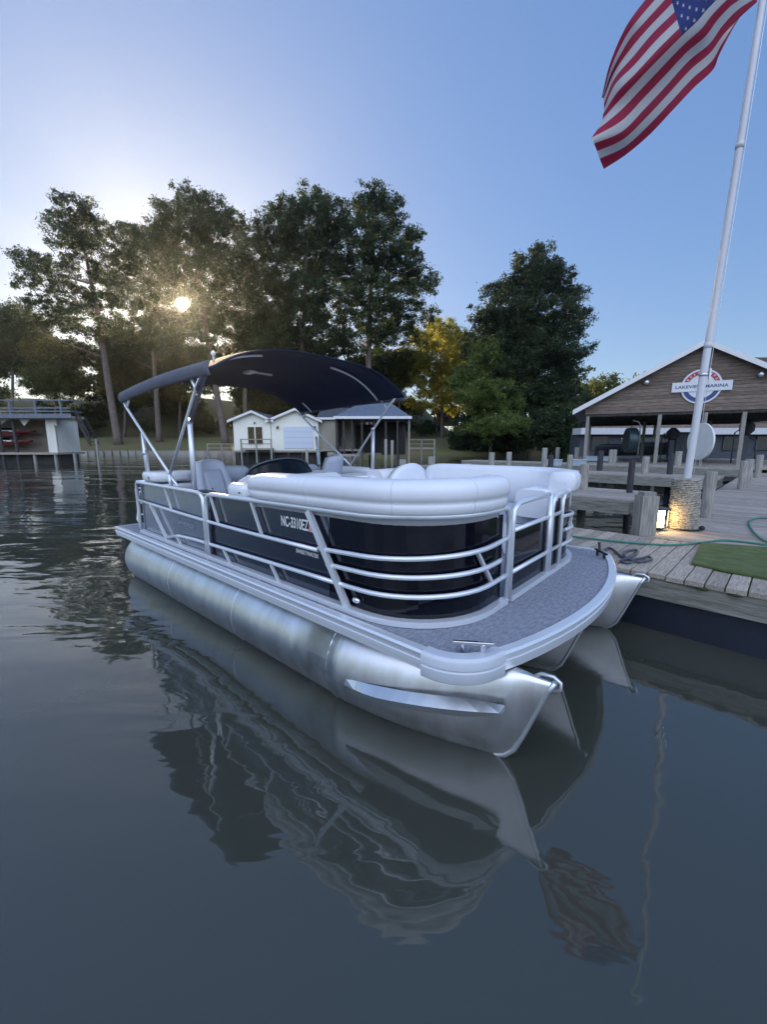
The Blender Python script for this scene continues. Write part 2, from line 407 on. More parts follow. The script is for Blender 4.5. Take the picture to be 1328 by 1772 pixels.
# pontoons
def pontoon(vc, strake_out, du=0.):
    m = B(); n = 28; r0 = .345; zc = .165
    st = []
    for i, u in enumerate([.1, .14, .22] + list(np.linspace(.6, 4.3, 10))):
        k = [.90, .97, 1.][i] if i < 3 else 1.
        st.append([(u, vc + r0 * k * math.sin(2 * math.pi * j / n), zc + r0 * k * math.cos(2 * math.pi * j / n)) for j in range(n)])
    # nose: plan tapers to a blade, keel sweeps up
    T = 12
    for i in range(0, T + 1):
        t = i / T; ring = []
        for j in range(n):
            a = 2 * math.pi * j / n; sn, c = math.sin(a), math.cos(a)
            wv = r0 * 1.005 * max(.0, (1 - t ** 2.3)) + .008
            zz = (c + 1) / 2; z = zc - r0 + 2 * r0 * zz - .02 * t ** 2 * zz
            pu = du + float(np.interp(z, [-.18, -.1, -.06, 0, .12, .26, .43, .545], [5.16, 5.38, 5.45, 5.50, 5.55, 5.60, 5.665, 5.712]))
            side = math.copysign(abs(sn) ** .95, sn) * wv * (1 - .3 * t * (1 - zz))
            ring.append((4.30 + (pu - 4.30) * t, vc + side, z))
        st.append(ring)
    vs = [p_ for ring in st for p_ in ring]; fs = []
    for i in range(len(st) - 1):
        for j in range(n):
            k = (j + 1) % n; fs.append((i * n + j, i * n + k, (i + 1) * n + k, (i + 1) * n + j))
    fs.append(tuple(range(n - 1, -1, -1)))
    m.add(vs, fs, True)
    o = m.build('pontoon', alu, boat)
    # welded seam between tube and nose cone
    B().tube([(4.3, vc + (r0 + .004) * math.sin(2 * math.pi * j / 32), zc + (r0 + .004) * math.cos(2 * math.pi * j / 32)) for j in range(32)], .006, 6, closed=True).build('weld_seam', alu2, o)
    for u in (1.6, 3.0): B().tube([(u, vc + r0 * math.sin(2 * math.pi * j / 32), zc + r0 * math.cos(2 * math.pi * j / 32)) for j in range(32)], .0035, 5, closed=True).build('weld_seam', alu2, o)
    # prow strip
    B().tube([(a_ + du, vc, z_) for a_, z_ in ((5.698, .492), (5.668, .43), (5.603, .26), (5.553, .12), (5.503, .0), (5.453, -.06), (5.38, -.1), (5.17, -.178))], [.013, .014, .014, .014, .016, .016, .015, .012], 8).build('prow_strip', alu2, o)
    e_ = B(); e_.tube([(a_ + du, vc, z_) for a_, z_ in ((5.59, .485), (5.63, .515), (5.69, .52), (5.725, .50), (5.73, .465), (5.68, .43))], .010, 8); e_.build('bow_eye', alu2, o)
    # lifting strake: folded fin along the outer flank
    for sd in strake_out:
        q = B()
        def SP(t, off, zoff):
            u = 4.48 + 1.0 * t; wv = r0 * max(0, 1 - ((u - 4.3) / 1.4) ** 2.3)
            return (u, vc + sd * (wv * .985 + off), .135 + .17 * t + zoff)
        N = 10
        TPR = lambda i: 1. if i < N - 1 else (.8 if i == N - 1 else .35)
        top = [SP(i / N, 0.0, .045 * TPR(i)) for i in range(N + 1)]
        mid = [SP(i / N, .055 * min(1, .15 + i / 3.), .0) for i in range(N + 1)]
        low = [SP(i / N, .025 * min(1, .15 + i / 3.), -.052 * min(1, i / 3.) * TPR(i)) for i in range(N + 1)]
        base = [SP(i / N, -.01, -.058 * min(1, i / 3.) * TPR(i)) for i in range(N + 1)]
        vs = top + mid + low + base; k = N + 1
        fs = [(a * k + i, a * k + i + 1, (a + 1) * k + i + 1, (a + 1) * k + i) for a in range(3) for i in range(N)]
        fs.append((N, k + N, 2 * k + N, 3 * k + N))
        q.add(vs, fs, False); q.build('strake', alu2, o, solid=.004)
    return o
pontoon(.365, (-1,)); pontoon(1.48, (), -.10); pontoon(2.63, (1,), .05)
# risers between the tubes and the deck, cross members
m = B()
m.sweep([(.08, .10, .46), (4.58, .10, .46)], [(-.045, 0), (-.05, .012), (-.045, .022), (-.02, .024), (-.008, .05), (.03, .05), (.03, 0)], smooth=False)
m.sweep([(.08, W2 - .14, .46), (4.58, W2 - .14, .46)], [(-.03, 0), (-.03, .05), (.045, .05), (.045, 0)], smooth=False)
m.build('riser_channel', alu2, boat)
for u in np.arange(.3, 5.2, .42): B().box((u, W2 / 2, .49), (.06, W2 - .3, .036)).build('cross_member', alu, boat)

# fence path: starboard side, round the bow corner, to the gate
VF = .10; UF = 5.16; RC = .60; U0 = .68
def fpath(u0, u1v, ins=0.):
    """points (u,v); u1v: ('u',value) ends on the straight, ('v',value) ends on the bow run"""
    pts = []
    ue = u1v[1] if u1v[0] == 'u' else UF - RC
    for i in range(9):
        pts.append((u0 + (min(ue, UF - RC) - u0) * i / 8, VF + ins))
    if u1v[0] == 'v':
        c = (UF - RC, VF + RC)
        for i in range(1, 13):
            a = -math.pi / 2 + math.pi / 2 * i / 12
            pts.append((c[0] + (RC - ins) * math.cos(a), c[1] + (RC - ins) * math.sin(a)))
        for i in range(1, 4): pts.append((UF - ins, c[1] + (u1v[1] - c[1]) * i / 3))
    return pts
def seg(u0, end, ins=0.): return fpath(u0, end, ins)
ZT = 1.245; ZB = .628
def zpath(path, f):
    n = len(path); L_ = [0]
    for i in range(1, n): L_.append(L_[-1] + math.dist(path[i], path[i - 1]))
    return [(a, b_, f(l / L_[-1], a, b_)) for (a, b_), l in zip(path, L_)]
def ribbon(path, z0, z1, name, m_, parent=boat, th=.012):
    b_ = B(); b_.sweep([(p_[0], p_[1], 0) for p_ in path], [(0, z0), (0, z1), (th, z1), (th, z0)], smooth=False)
    return b_.build(name, m_, parent)
GV0 = .94
for side in (0, 1):
    def S(path): return [((p_[0], W2 - p_[1]) + tuple(p_[2:])) if side else p_ for p_ in path]
    th = -.012 if side else .012
    tag(ribbon(S(fpath(U0, ('u', 2.46), .035)), ZB + .02, ZT - .01, 'side_panel', panel_g, th=th), 'fence panel by the stern, sky reflection painted in as grey' if not side else None)
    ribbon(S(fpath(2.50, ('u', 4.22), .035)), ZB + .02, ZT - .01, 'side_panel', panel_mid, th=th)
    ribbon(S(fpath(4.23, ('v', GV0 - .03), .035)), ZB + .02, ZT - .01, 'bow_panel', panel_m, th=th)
    # rails
    r = .0165
    def rail(path, f, rr=r, name='rail'):
        B().tube(S(zpath(path, f)), rr, 8).build(name, rail_m, boat)
    full = fpath(U0, ('v', GV0))
    # bottom sill (square section) and top rails
    b_ = B(); pr = [(-.02, -.022), (-.02, .016), (.03, .016), (.03, -.022)]
    b_.sweep([(x, y, ZB) for x, y in S(full)], pr if not side else [(-a, c) for a, c in reversed(pr)], smooth=False); b_.build('bottom_rail', rail_m, boat)
    aft_top = [(U0 - .02, VF, ZB + .02), (U0 - .02, VF, .9), (U0 - .02, VF, ZT - .02), (U0 + .02, VF, ZT)] + [(u, VF, ZT) for u in np.linspace(.9, 2.32, 6)] + [(2.40, VF, ZT - .012), (2.445, VF, ZT - .05), (2.455, VF, ZT - .14), (2.455, VF, ZB)]
    B().tube(S(aft_top), .02, 8).build('top_rail', rail_m, boat)
    fp = fpath(2.62, ('v', GV0 - .1))
    ft = [(2.505, VF, ZB), (2.505, VF, ZT - .14), (2.515, VF, ZT - .05), (2.56, VF, ZT - .012)] + [(x, y, ZT + (.045 if i > 12 else .045 * i / 12)) for i, (x, y) in enumerate(fp)] + [(UF, GV0 - .05, ZT + .035), (UF, GV0 - .012, ZT - .01), (UF, GV0, ZT - .09), (UF, GV0, ZB)]
    B().tube(S(ft), .021, 8).build('top_rail', rail_m, boat)
    # snap strip with press studs
    b_ = B()
    for i, (x, y) in enumerate(fpath(2.7, ('v', .8))):
        if i % 2 == 0: B().ball(S([(x, y - .02 if i < 9 else y, ZT + .03 + .03)])[0], .008, 6, 4).build('press_stud', black_m, boat)
    rail(fpath(U0, ('u', 4.15)), lambda t, a, c: 1.02 - .05 * math.sin(min(1, t * 1.1) * math.pi * .55) + .02 * max(0, t - .6))
    rail(fpath(4.15, ('v', GV0)), lambda t, a, c: .992 + .085 * t)
    rail(fpath(1.44, ('u', 4.40)), lambda t, a, c: .655 + .085 * min(1, t * 6) ** .6 + .045 * t)
    rail(fpath(4.38, ('v', GV0)), lambda t, a, c: .783 + .03 * t)
    rail(fpath(4.24, ('v', .83)), lambda t, a, c: .895 + .045 * t)
    # slanted struts, flat bars standing off the panels
    def strut(u0, z0, u1, z1, wd, name='strut'):
        b_ = B(); P = S([(u0, VF - .002, z0), (u1, VF - .002, z1)])
        b_.beam(P[0], P[1], .02, wd, up=(0, 1, 0) if True else 0); b_.build(name, rail_m, boat)
    b_ = B(); P = S([(4.055, VF - .004, ZT), (4.445, VF - .004, ZB)]); b_.beam(P[0], P[1], .045, .03, up=(0, 1, 0)); b_.build('main_strut', rail_m, boat)
    strut(1.08, 1.0, 1.50, ZB, .03)
    for (a0, z0, a1, z1) in ((1.54, ZT, 1.68, 1.0), (1.76, .72, 1.87, ZB), (2.60, ZT, 2.73, .98), (3.31, ZT, 3.45, .98), (2.79, .75, 2.92, ZB), (3.56, .76, 3.67, ZB)):
        strut(a0, z0, a1, z1, .018)
    strut_bow = S([(UF - .03, VF + RC - .16, 1.06), (UF - .0, VF + RC + .02, .80)])
    b_ = B(); b_.beam(strut_bow[0], strut_bow[1], .02, .022, up=(1, 0, 0)); b_.build('strut', rail_m, boat)
    # little feet lifting the fence off the deck
    b_ = B()
    for (x, y) in ((.8, VF), (1.9, VF), (2.48, VF), (3.4, VF), (4.3, VF), (4.78, .15), (5.13, .55), (5.16, .92)):
        B().box(S([(x, y, .609)])[0], (.035, .035, .03)).build('fence_foot', rail_m, boat)
# front gate
g = empty('gate', (0, 0, 0)); g.parent = boat
gm0, gm1 = GV0 + .045, W2 - GV0 - .30   # the gate stops at the port gate post
gl = [(UF, gm0, ZB + .01), (UF, gm0, ZT - .10), (UF, gm0 + .012, ZT + .01), (UF, gm0 + .09, ZT + .055), (UF, gm0 + .3, ZT + .06), (UF, gm1 - .05, ZT + .06)]
B().tube(gl, .021, 8).build('gate_frame', rail_m, g)
b_ = B(); b_.tube([(UF, gm1, ZB), (UF, gm1, ZT + .06)], .022, 8); b_.tube([(UF, gm1 + .05, ZB - .01), (UF, gm1 + .05, ZT - .06), (UF, gm1 + .062, ZT - .01), (UF, gm1 + .11, ZT + .03), (UF, W2 - GV0 + .1, ZT + .045)], .02, 8)
b_.build('gate_post', rail_m, g)
b_ = B(); b_.tube([(UF, gm0, 1.115), (UF, W2 - GV0, 1.12)], .0165, 8); b_.tube([(UF, gm0, .815), (UF, W2 - GV0, .82)], .0165, 8)
b_.beam((UF, gm0, ZB), (UF, W2 - GV0, ZB), .05, .04); b_.build('gate_rail', rail_m, g)
b_ = B(); b_.box((UF - .03, (gm0 + gm1) / 2, .875), (.012, gm1 - gm0 - .02, .46)); b_.build('gate_panel', panel_m, g)
b_ = B(); b_.box((UF - .03, (gm1 + .05 + W2 - GV0) / 2, .93), (.012, W2 - GV0 - gm1 - .06, .58)); b_.build('gate_panel', panel_m, g)
# registration number, lettering, light, cleat
Msb = Matrix(((1, 0, 0), (0, 0, -1), (0, 1, 0))).to_4x4()
def sb(u, z, v=VF + .0305): return Matrix.Translation((u - BU, v - BV, z)) @ Msb
text_obj('registration_number', 'NC-3310EZ', .1, sb(3.845, 1.128), .33, .082, letter_w, boat)
b_ = B(); b_.box((4.052, VF + .031, 1.128), (.066, .004, .086)); b_.build('decal', sticker, boat)
text_obj('name_lettering', 'SWEETWATER', .1, sb(3.985, .92), .26, .032, letter_w, boat)
text_obj('name_lettering', 'Sweetwater', .1, sb(1.95, .88), .42, .075, letter_g, boat)
b_ = B(); b_.ball((4.50, VF + .02, .70), (.035, .02, .022), 12, 8); b_.build('docking_light', chrome, boat)
b_ = B()
for du in (-.045, .045): b_.box((5.33 + du, .165 + du * .6, .635), (.022, .022, .05))
b_.beam((5.24, .105, .664), (5.42, .225, .664), .022, .018); b_.build('cleat', chrome, boat, bevel=.003)
b_ = B()
for du in (-.04, .04): b_.box((5.36 + du, W2 - .3 - du, .635), (.022, .022, .05))
b_.beam((5.29, W2 - .22, .664), (5.43, W2 - .38, .664), .022, .018); b_.build('cleat', black_m, boat, bevel=.003)

# ---- cushions
def rprof(w_, h_, r_=.05, x0=0., z0=0., n=4, bulge=.0):
    P = []
    for cx, cz, a0 in ((w_ - r_, r_, -90), (w_ - r_, h_ - r_, 0), (r_, h_ - r_, 90), (r_, r_, 180)):
        for i in range(n + 1):
            a = R(a0 + 90 * i / n); P.append((x0 + cx + r_ * math.cos(a), z0 + cz + r_ * math.sin(a)))
    return P
def densify(path, k=3):
    out = []
    for a, c in zip(path[:-1], path[1:]):
        for i in range(k): out.append(tuple(a[j] + (c[j] - a[j]) * i / k for j in range(len(a))))
    out.append(path[-1]); return out
# outer back bolster starboard bow: two rolls, upper one proud
cush = zpath(densify(fpath(3.27, ('v', .84)), 2), lambda t, a, c: ZT + .03 + .03 * t)
b_ = B()
b_.sweep(cush, [(-.012, -.01), (-.030, .01), (-.040, .035), (-.040, .058), (-.032, .070), (-.046, .082), (-.056, .11), (-.056, .145), (-.046, .172), (-.024, .190), (.01, .2), (.09, .205), (.16, .19), (.2, .15), (.2, -.25), (.05, -.25), (.03, -.01)], round_ends=3)
bb_ = b_.build('bow_backrest', vinyl, boat)
CP = [(-.012, -.01), (-.030, .01), (-.0405, .035), (-.0405, .058), (-.0325, .070), (-.0465, .082), (-.0565, .11), (-.0565, .145), (-.0465, .1725), (-.0245, .1905), (.01, .2005), (.09, .2055), (.16, .1905)]
seam_m = mat('grey_stitching', (.62, .64, .69), rough=.7)
for k_ in (10, 22, 34, 44):
    c0_, c1_ = Vector(cush[k_]), Vector(cush[k_ + 1]); t_ = (c1_ - c0_); t_.z = 0; t_.normalize(); l_ = Vector((-t_.y, t_.x, 0))
    B().tube([c0_ + l_ * a_ + Vector((0, 0, z_)) for a_, z_ in CP], .0022, 5).build('seam', seam_m, bb_)
b_ = B(); b_.sweep(zpath(fpath(3.5, ('v', .8), .2), lambda t, a, c: 1.0), rprof(.42, .13, .05, 0, -.06)); b_.build('bow_seat', vinyl_g, boat)
b_ = B(); b_.sweep(zpath(fpath(3.5, ('v', .80), .25), lambda t, a, c: .61), rprof(.3, .32, .03)); b_.build('seat_base', vinyl, boat)
# port long lounge
pp = [(W2 - 0, 0)]
port = [(x, W2 - y, ZT + .03) for x, y in densify(fpath(3.15, ('v', .80)), 2)]
b_ = B(); pr = [(-.02, .0), (-.04, .03), (-.05, .09), (-.045, .145), (-.02, .18), (.06, .19), (.16, .18), (.2, .14), (.2, -.25), (.05, -.25), (.03, 0)]
b_.sweep(port, [(-a, c) for a, c in reversed(pr)], round_ends=3); b_.build('port_backrest', vinyl, boat)
b_ = B(); b_.sweep([(x, W2 - y, 1.0) for x, y in fpath(2.9, ('v', .80), .2)], [(-a, c) for a, c in reversed(rprof(.44, .13, .05, 0, -.06))]); b_.build('port_seat', vinyl_g, boat)
b_ = B(); b_.sweep([(x, W2 - y, .61) for x, y in fpath(2.9, ('v', .80), .25)], [(-a, c) for a, c in reversed(rprof(.34, .32, .03))]); b_.build('seat_base', vinyl, boat)
b_ = B(); b_.sweep([(5.02, 2.05, 1.03), (5.02, 2.75, 1.03)], rprof(.3, .26, .06, .0, 0)); b_.build('bow_armrest', vinyl, boat)
# chaise backrest (port, rounded hump)
b_ = B()
def hump(s_, t_):
    a = math.pi * s_; y = 2.02 + .80 * s_
    z = 1.02 + (.44 * (max(0, math.sin(a)) ** .33)) * t_
    return (3.12 + .10 * (1 - t_) , y, z)
b_.grid(hump, 16, 6)
ob = b_.build('chaise_backrest', vinyl, boat, solid=.15, bevel=.0); 
b_ = B(); b_.sweep([(2.95, 2.15, .95), (2.95, 2.74, .95)], rprof(.3, .44, .12)); b_.build('chaise_bolster', vinyl, boat)
# side pod aft of the bow couch (moulded, glossy)
b_ = B(); b_.sweep([(u, .09, 1.245) for u in np.linspace(2.86, 3.26, 8)], rprof(.42, .13, .05, 0, 0), round_ends=2); b_.build('helm_pod', fiber, boat)
# helm console + dark screen
b_ = B()
b_.sweep([(2.62, .42, .62), (2.62, 1.32, .62)], [(-.62, 0), (-.62, .70), (-.40, .79), (-.10, .80), (.06, .74), (.22, .66), (.25, 0)][::-1], smooth=False)
b_.build('helm_console', fiber, boat, bevel=.02)
b_ = B()
def arch(s_, t_):
    a = math.pi * s_
    v_ = .80 - .37 * math.cos(a); zz = 1.395 + .17 * (max(0, math.sin(a)) ** .8) * t_
    return (2.78 - .10 * t_ + .16 * abs(math.sin(a)), v_, zz)
b_.grid(arch, 20, 4); b_.build('windscreen', glass_d, boat, solid=.012)
b_ = B(); b_.tube([arch(i / 20, 1.0) for i in range(21)], .011, 6); b_.build('windscreen_trim', vinyl_d, boat)
b_ = B(); b_.tube([(2.30 + .05 * math.sin(2 * math.pi * i / 20), .82 + .17 * math.cos(2 * math.pi * i / 20), 1.34 + .16 * math.sin(2 * math.pi * i / 20)) for i in range(20)], .014, 6, closed=True)
b_.tube([(2.30, .82, 1.34), (2.48, .82, 1.28)], .02, 6); b_.build('steering_wheel', vinyl_d, boat)
# captain chairs
def chair(u, v, yaw, zt=1.56, label=None):
    c = empty('captain_chair', (u - BU, v - BV, 0), yaw); c.parent = boat
    if label: c['label'] = label
    def bx(): return MB()
    q = bx(); q.tube([(0, 0, .61), (0, 0, .95)], .05, 10); q.build('pedestal', alu2, c)
    q = bx(); q.sweep([(-.24, 0, .93), (.24, 0, .93)], rprof(.5, .15, .06, -.25, 0)); q.build('seat', vinyl_g, c)
    q = bx()
    def bk(s_, t_):
        w_ = .245 - .06 * t_ ** 2; y = (s_ * 2 - 1) * w_
        return (-.20 - .13 * t_ + .07 * (s_ * 2 - 1) ** 2, y, 1.02 + (zt - 1.02) * t_ - .03 * abs(s_ * 2 - 1) ** 3 * t_)
    q.grid(bk, 10, 8); q.build('backrest', vinyl_g, c, solid=.10)
    q = bx()
    def bk2(s_, t_):
        w_ = .13; y = (s_ * 2 - 1) * w_
        return (-.145 - .13 * t_ * .8, y, 1.1 + (zt - 1.22) * t_)
    q.grid(bk2, 6, 6); q.build('backrest_insert', vinyl_g, c, solid=.05)
    for s_ in (-1, 1):
        q = bx(); q.tube([(-.2, s_ * .27, 1.16), (.0, s_ * .28, 1.18), (.14, s_ * .28, 1.17)], .025, 8); q.build('armrest', vinyl_d, c)
    return c
chair(1.72, .72, R(12), 1.52, 'grey helm chair behind the wheel')
chair(1.92, 1.95, R(-160), 1.56, 'grey swivel chair turned to the stern')
# stern lounge / sundeck block starboard and back benches
b_ = B(); b_.sweep([(u, .11, 1.262) for u in np.linspace(.70, 1.26, 8)], rprof(.55, .125, .05), round_ends=2); b_.build('stern_cushion', fiber, boat)
b_ = B(); b_.ball((1.06, .115, 1.315), (.022, .01, .022), 10, 6); b_.build('cup_recess', black_m, boat)
b_ = B(); b_.box((.98, 1.48, .93), (.56, 2.6, .62)); b_.build('stern_bench_base', vinyl, boat, bevel=.03)
b_ = B(); b_.sweep([(1.22, y, 1.2) for y in np.linspace(.62, 1.3, 8)], [(-.1, 0), (-.16, .2), (-.12, .235), (-.02, .2), (.04, 0)][::-1], round_ends=2); b_.build('stern_backrest', vinyl_g, boat)
b_ = B(); b_.sweep([(1.22, y, 1.2) for y in np.linspace(1.65, 2.5, 8)], [(-.1, 0), (-.16, .18), (-.12, .215), (-.02, .18), (.04, 0)][::-1], round_ends=2); b_.build('stern_backrest', vinyl_g, boat)
# port side: pod with dark opening (refreshment unit) and port helm lounge
b_ = B()
b_.sweep([(2.55, 1.98, .62), (2.55, 2.62, .62)], [(-.30, 0), (-.30, .66), (-.25, .70), (.25, .70), (.34, .60), (.38, 0)][::-1], smooth=False); b_.build('side_unit', vinyl, boat, bevel=.02)
b_ = B(); b_.box((2.60, 1.967, 1.18), (.36, .02, .2)); b_.build('unit_opening', black_m, boat)
b_ = B(); b_.tube([(2.34, 1.95, 1.05), (2.34, 1.95, 1.24), (2.40, 1.95, 1.31), (2.9, 1.95, 1.31)], .016, 8); b_.build('grab_rail', rail_m, boat)
b_ = B(); b_.sweep([(u, W2 - .34, 1.25) for u in np.linspace(1.3, 2.2, 8)], rprof(.26, .12, .05), round_ends=2); b_.build('port_armrest', vinyl, boat)

# ---- bimini
VS, VP = .12, W2 - .12
def edge_z(u): return 2.285 + .055 * math.sin((u - .42) / 2.28 * math.pi)
def can(s_, t_):   # s across (starboard->port), t aft->fore
    u = .42 + 2.32 * t_; q = 2 * s_ - 1
    arc = .385 * (1 - abs(q) ** 3.3) * (.72 + .28 * math.sin(math.pi * (t_ * .8 + .1)))
    v = VS + (VP - VS) * s_
    edge = 2.26 + .085 * t_ + .02 * math.sin(t_ * math.pi * 3) * (1 - q * q)
    return (u + .0, v, edge + arc)
def canb(s_, t_):
    x, y, z = can(s_, t_)
    return (x, y, z)
b_ = B(); b_.grid(canb, 28, 18); b_.build('canopy', canvas_m, boat, solid=.012)
# valance / stowage boot along the starboard edge
for side in (0, 1):
    def vb(s_, t_):
        u = .38 + 2.36 * s_; z0 = 2.27 + .085 * s_ + .03 * math.sin(math.pi * s_)
        a = t_ * 1.0
        v_ = VS - .012 - .02 * math.sin(math.pi * t_); z = z0 - .055 + .12 * t_ + .0 * s_
        return (u, (W2 - v_) if side else v_, z)
    b_ = B(); b_.grid(vb, 24, 5); b_.build('canopy_edge', canvas_t, boat, solid=.02)
# hoops under the cloth (only their ends show below the sleeves)
def hoop(t_, s0, s1, drop=.03, r=.014):
    b_ = B(); b_.tube([(lambda p_: (p_[0], p_[1], p_[2] - drop))(can(s0 + (s1 - s0) * i / 10, t_)) for i in range(11)], r, 8); b_.build('canopy_bow', rail_m, boat)
hoop(.80, .10, .30); hoop(.80, .66, .985); hoop(.42, .06, .2); hoop(.42, .45, .56); hoop(.14, .93, .995); hoop(.14, .15, .30)
for side in (0, 1):
    def S(path): return [((p_[0], W2 - p_[1]) + tuple(p_[2:])) if side else p_ for p_ in path]
    def tb(pts, r, nm, m_=rail_m): B().tube(S(pts), r, 8).build(nm, m_, boat)
    piv = (1.66, VS, 1.385)
    tb([piv, (1.06, VS, 1.79), (.50, VS, 2.165), (.40, VS, 2.26)], .0155, 'canopy_strut')
    tb([piv, (2.05, VS, 1.81), (2.44, VS, 2.235), (2.58, VS, 2.35)], .0155, 'canopy_strut')
    if not side: tb([(2.475, VS - .006, 2.20), (2.66, VS - .004, 2.38)], .024, 'canopy_sleeve', canvas_t)
    if not side: tb([(2.10, VS + .035, 1.83), (2.60, VS + .03, 2.36)], .017, 'canopy_sleeve', canvas_t)
    tb([(2.42, VS, 2.215), (2.31, VS + .01, 2.33)], .0145, 'canopy_strut')
    tb([(.53, VS, 2.15), (.60, VS + .01, 2.25)], .0145, 'canopy_strut')
    tb([piv, (1.66, VS, 1.24)], .022, 'pivot_bracket')
    tb([piv, (1.80, VS + .02, 1.255)], .016, 'pivot_bracket')
    tb([(2.17, VS + .03, 1.235), (2.175, VS + .03, 1.93)], .026, 'support_post')
    tb([(2.172, VS + .03, 1.91), (2.178, VS + .03, 1.955)], .032, 'post_clamp', alu2)
    tb([(.93, VS + .03, 1.375), (.905, VS + .03, 1.60), (.875, VS + .03, 1.84)], [.026, .026, .020], 'support_post')
    tb([(.908, VS + .03, 1.58), (.90, VS + .03, 1.63)], .031, 'post_clamp', alu2)
# anchor light on its stub above the canopy
b_ = B(); b_.tube([(2.60, VS + .10, 2.44), (2.60, VS + .10, 2.50)], .008, 6); b_.ball((2.60, VS + .10, 2.515), .022, 8, 6); b_.build('anchor_light', letter_w, boat)
b_ = B(); b_.box((1.9, 1.0, 2.53), (.14, .09, .03)); b_.build('dome_light', letter_w, boat, bevel=.006)
# stern ladder and rails
b_ = B()
for vv in (.28, .62):
    b_.tube([(.06, vv, .62), (.04, vv, 1.10), (.10, vv, 1.13)], .016, 8)
for zz in (.74, .90, 1.06): b_.tube([(.06, .28, zz), (.06, .62, zz)], .012, 6)
b_.tube([(.10, .28, 1.12), (.66, .28, 1.12)], .014, 8); b_.tube([(.12, .28, .92), (.66, .28, .92)], .012, 8)
b_.tube([(.02, .30, .60), (-.08, .3, .66), (.1, .3, 1.05)], .014, 8)
b_.build('boarding_ladder', rail_m, boat)
b_ = B(); b_.box((U0 - .02, W2 / 2, .93), (.012, W2 - .3, .55)); b_.build('stern_panel', panel_g, boat)
b_ = B(); b_.tube([(U0 - .02, .1, ZT), (U0 - .02, W2 - .1, ZT)], .02, 8); b_.build('stern_rail', rail_m, boat)

# ------------------------------------------------------------------ DOCKS   a = away-right, b = right-near
SQ = math.sqrt(.5)
def ab(a, b_, z): return Vector((SQ * (a + b_), SQ * (a - b_), z))
ROT = math.pi / 4                    # local x = a direction, local y = -b direction
def dock(name, a0, a1, b0, b1, z, along, label, cat='dock', th=.045, pw=.14, fas=.24, fl=None, group=None, m_pl=None):
    """along='a': boards run along a (stacked along b); 'b': boards run along b"""
    root = empty(name, ab(a0, b1, 0), ROT, label, cat, group)
    q = MB(); gap = .010; r_ = random.Random(len(name) + int(a0 * 10))
    if along == 'a':
        t = b0
        while t < b1 - .02:
            w_ = min(pw * (1 + r_.uniform(-.03, .03)), b1 - t)
            q.box(((a1 - a0) / 2 + r_.uniform(-.012, .012), (b1 - t - w_ / 2), z - th / 2 + r_.uniform(-.003, .003)), (a1 - a0 + .06, w_ - gap, th)); t += w_
        m_ = m_pl or woodA
    else:
        t = a0
        while t < a1 - .02:
            w_ = min(pw * (1 + r_.uniform(-.03, .03)), a1 - t)
            q.box((t - a0 + w_ / 2, (b1 - b0) / 2, z - th / 2 + r_.uniform(-.003, .003)), (w_ - gap, b1 - b0 + .04, th)); t += w_
        m_ = m_pl or woodB
    q.build('planking', m_, root, bevel=.003 if pw > .13 and a0 < 9 else 0)
    if a0 < 7:
        q = MB(); k_ = 0
        for t_ in np.arange(.07, (b1 - b0) if along == 'a' else min(6, a1 - a0), pw):
            for e_ in ((.10, a1 - a0 - .10) if along == 'a' else (b1 - b0 - .12, b1 - b0 - 2.2)):
                for d_ in (-.035, .035):
                    q.add([((e_ if along == 'a' else t_ + d_) + .006 * math.cos(j * 1.047), ((t_ + d_) if along == 'a' else e_) + .006 * math.sin(j * 1.047), z + .0045) for j in range(6)], [(0, 1, 2, 3, 4, 5)])
        tag(q.build('nail_heads', black_m, root), kind='stuff')
    q = MB(); zf = z - th - fas / 2
    q.box((.02, (b1 - b0) / 2, zf), (.05, b1 - b0, fas)); q.box((a1 - a0 - .02, (b1 - b0) / 2, zf), (.05, b1 - b0, fas))
    q.build('fascia_board', woodF, root)
    q = MB(); q.box(((a1 - a0) / 2, .02, zf), (a1 - a0 - .1, .05, fas)); q.box(((a1 - a0) / 2, b1 - b0 - .02, zf), (a1 - a0 - .1, .05, fas))
    for k in range(int((b1 - b0) / 1.2)): q.box(((a1 - a0) / 2, .6 + k * 1.2, zf), (a1 - a0 - .1, .05, fas - .03))
    q.build('joist', wood('joist_wood', (.16, .155, .13), (.08, .08, .07), (1.2, 20, 14), island=.1), root)
    if fl:
        q = MB(); q.box(((a1 - a0) / 2 , (b1 - b0) / 2, (z - th - fas) / 2 - .1), (a1 - a0 - .16, b1 - b0 - .1, z - th - fas + .2 - .012)); q.build('float_drum', float_m, root, bevel=.03)
    return root
front = dock('floating_dock', 4.43, 6.12, -7.5, 7.0, .50, 'a', 'low wooden dock at bow of the boat, green turf mat on it', fas=.20, fl=True, pw=.145)
walk = dock('walkway', 6.16, 34., -1.30, 3.2, .505, 'b', 'wide grey boardwalk leading from the flagpole toward the boathouse with round sign', cat='boardwalk', pw=.14)
dock('finger_pier', 7.7, 9.5, -8.0, -1.85, .78, 'b', 'weathered finger pier nearest the lit dock lamp', cat='pier', fas=.2, group='finger piers off the boardwalk', pw=.15)
dock('finger_pier', 13.7, 15.2, -11.5, -1.32, .82, 'b', 'middle one of the three finger piers joining the boardwalk', cat='pier', fas=.24, group='finger piers off the boardwalk', pw=.15)
dock('finger_pier', 19.9, 21.3, -13.5, -1.32, .82, 'b', 'farthest finger pier, just in front of the open marina shed', cat='pier', fas=.24, group='finger piers off the boardwalk', pw=.15)
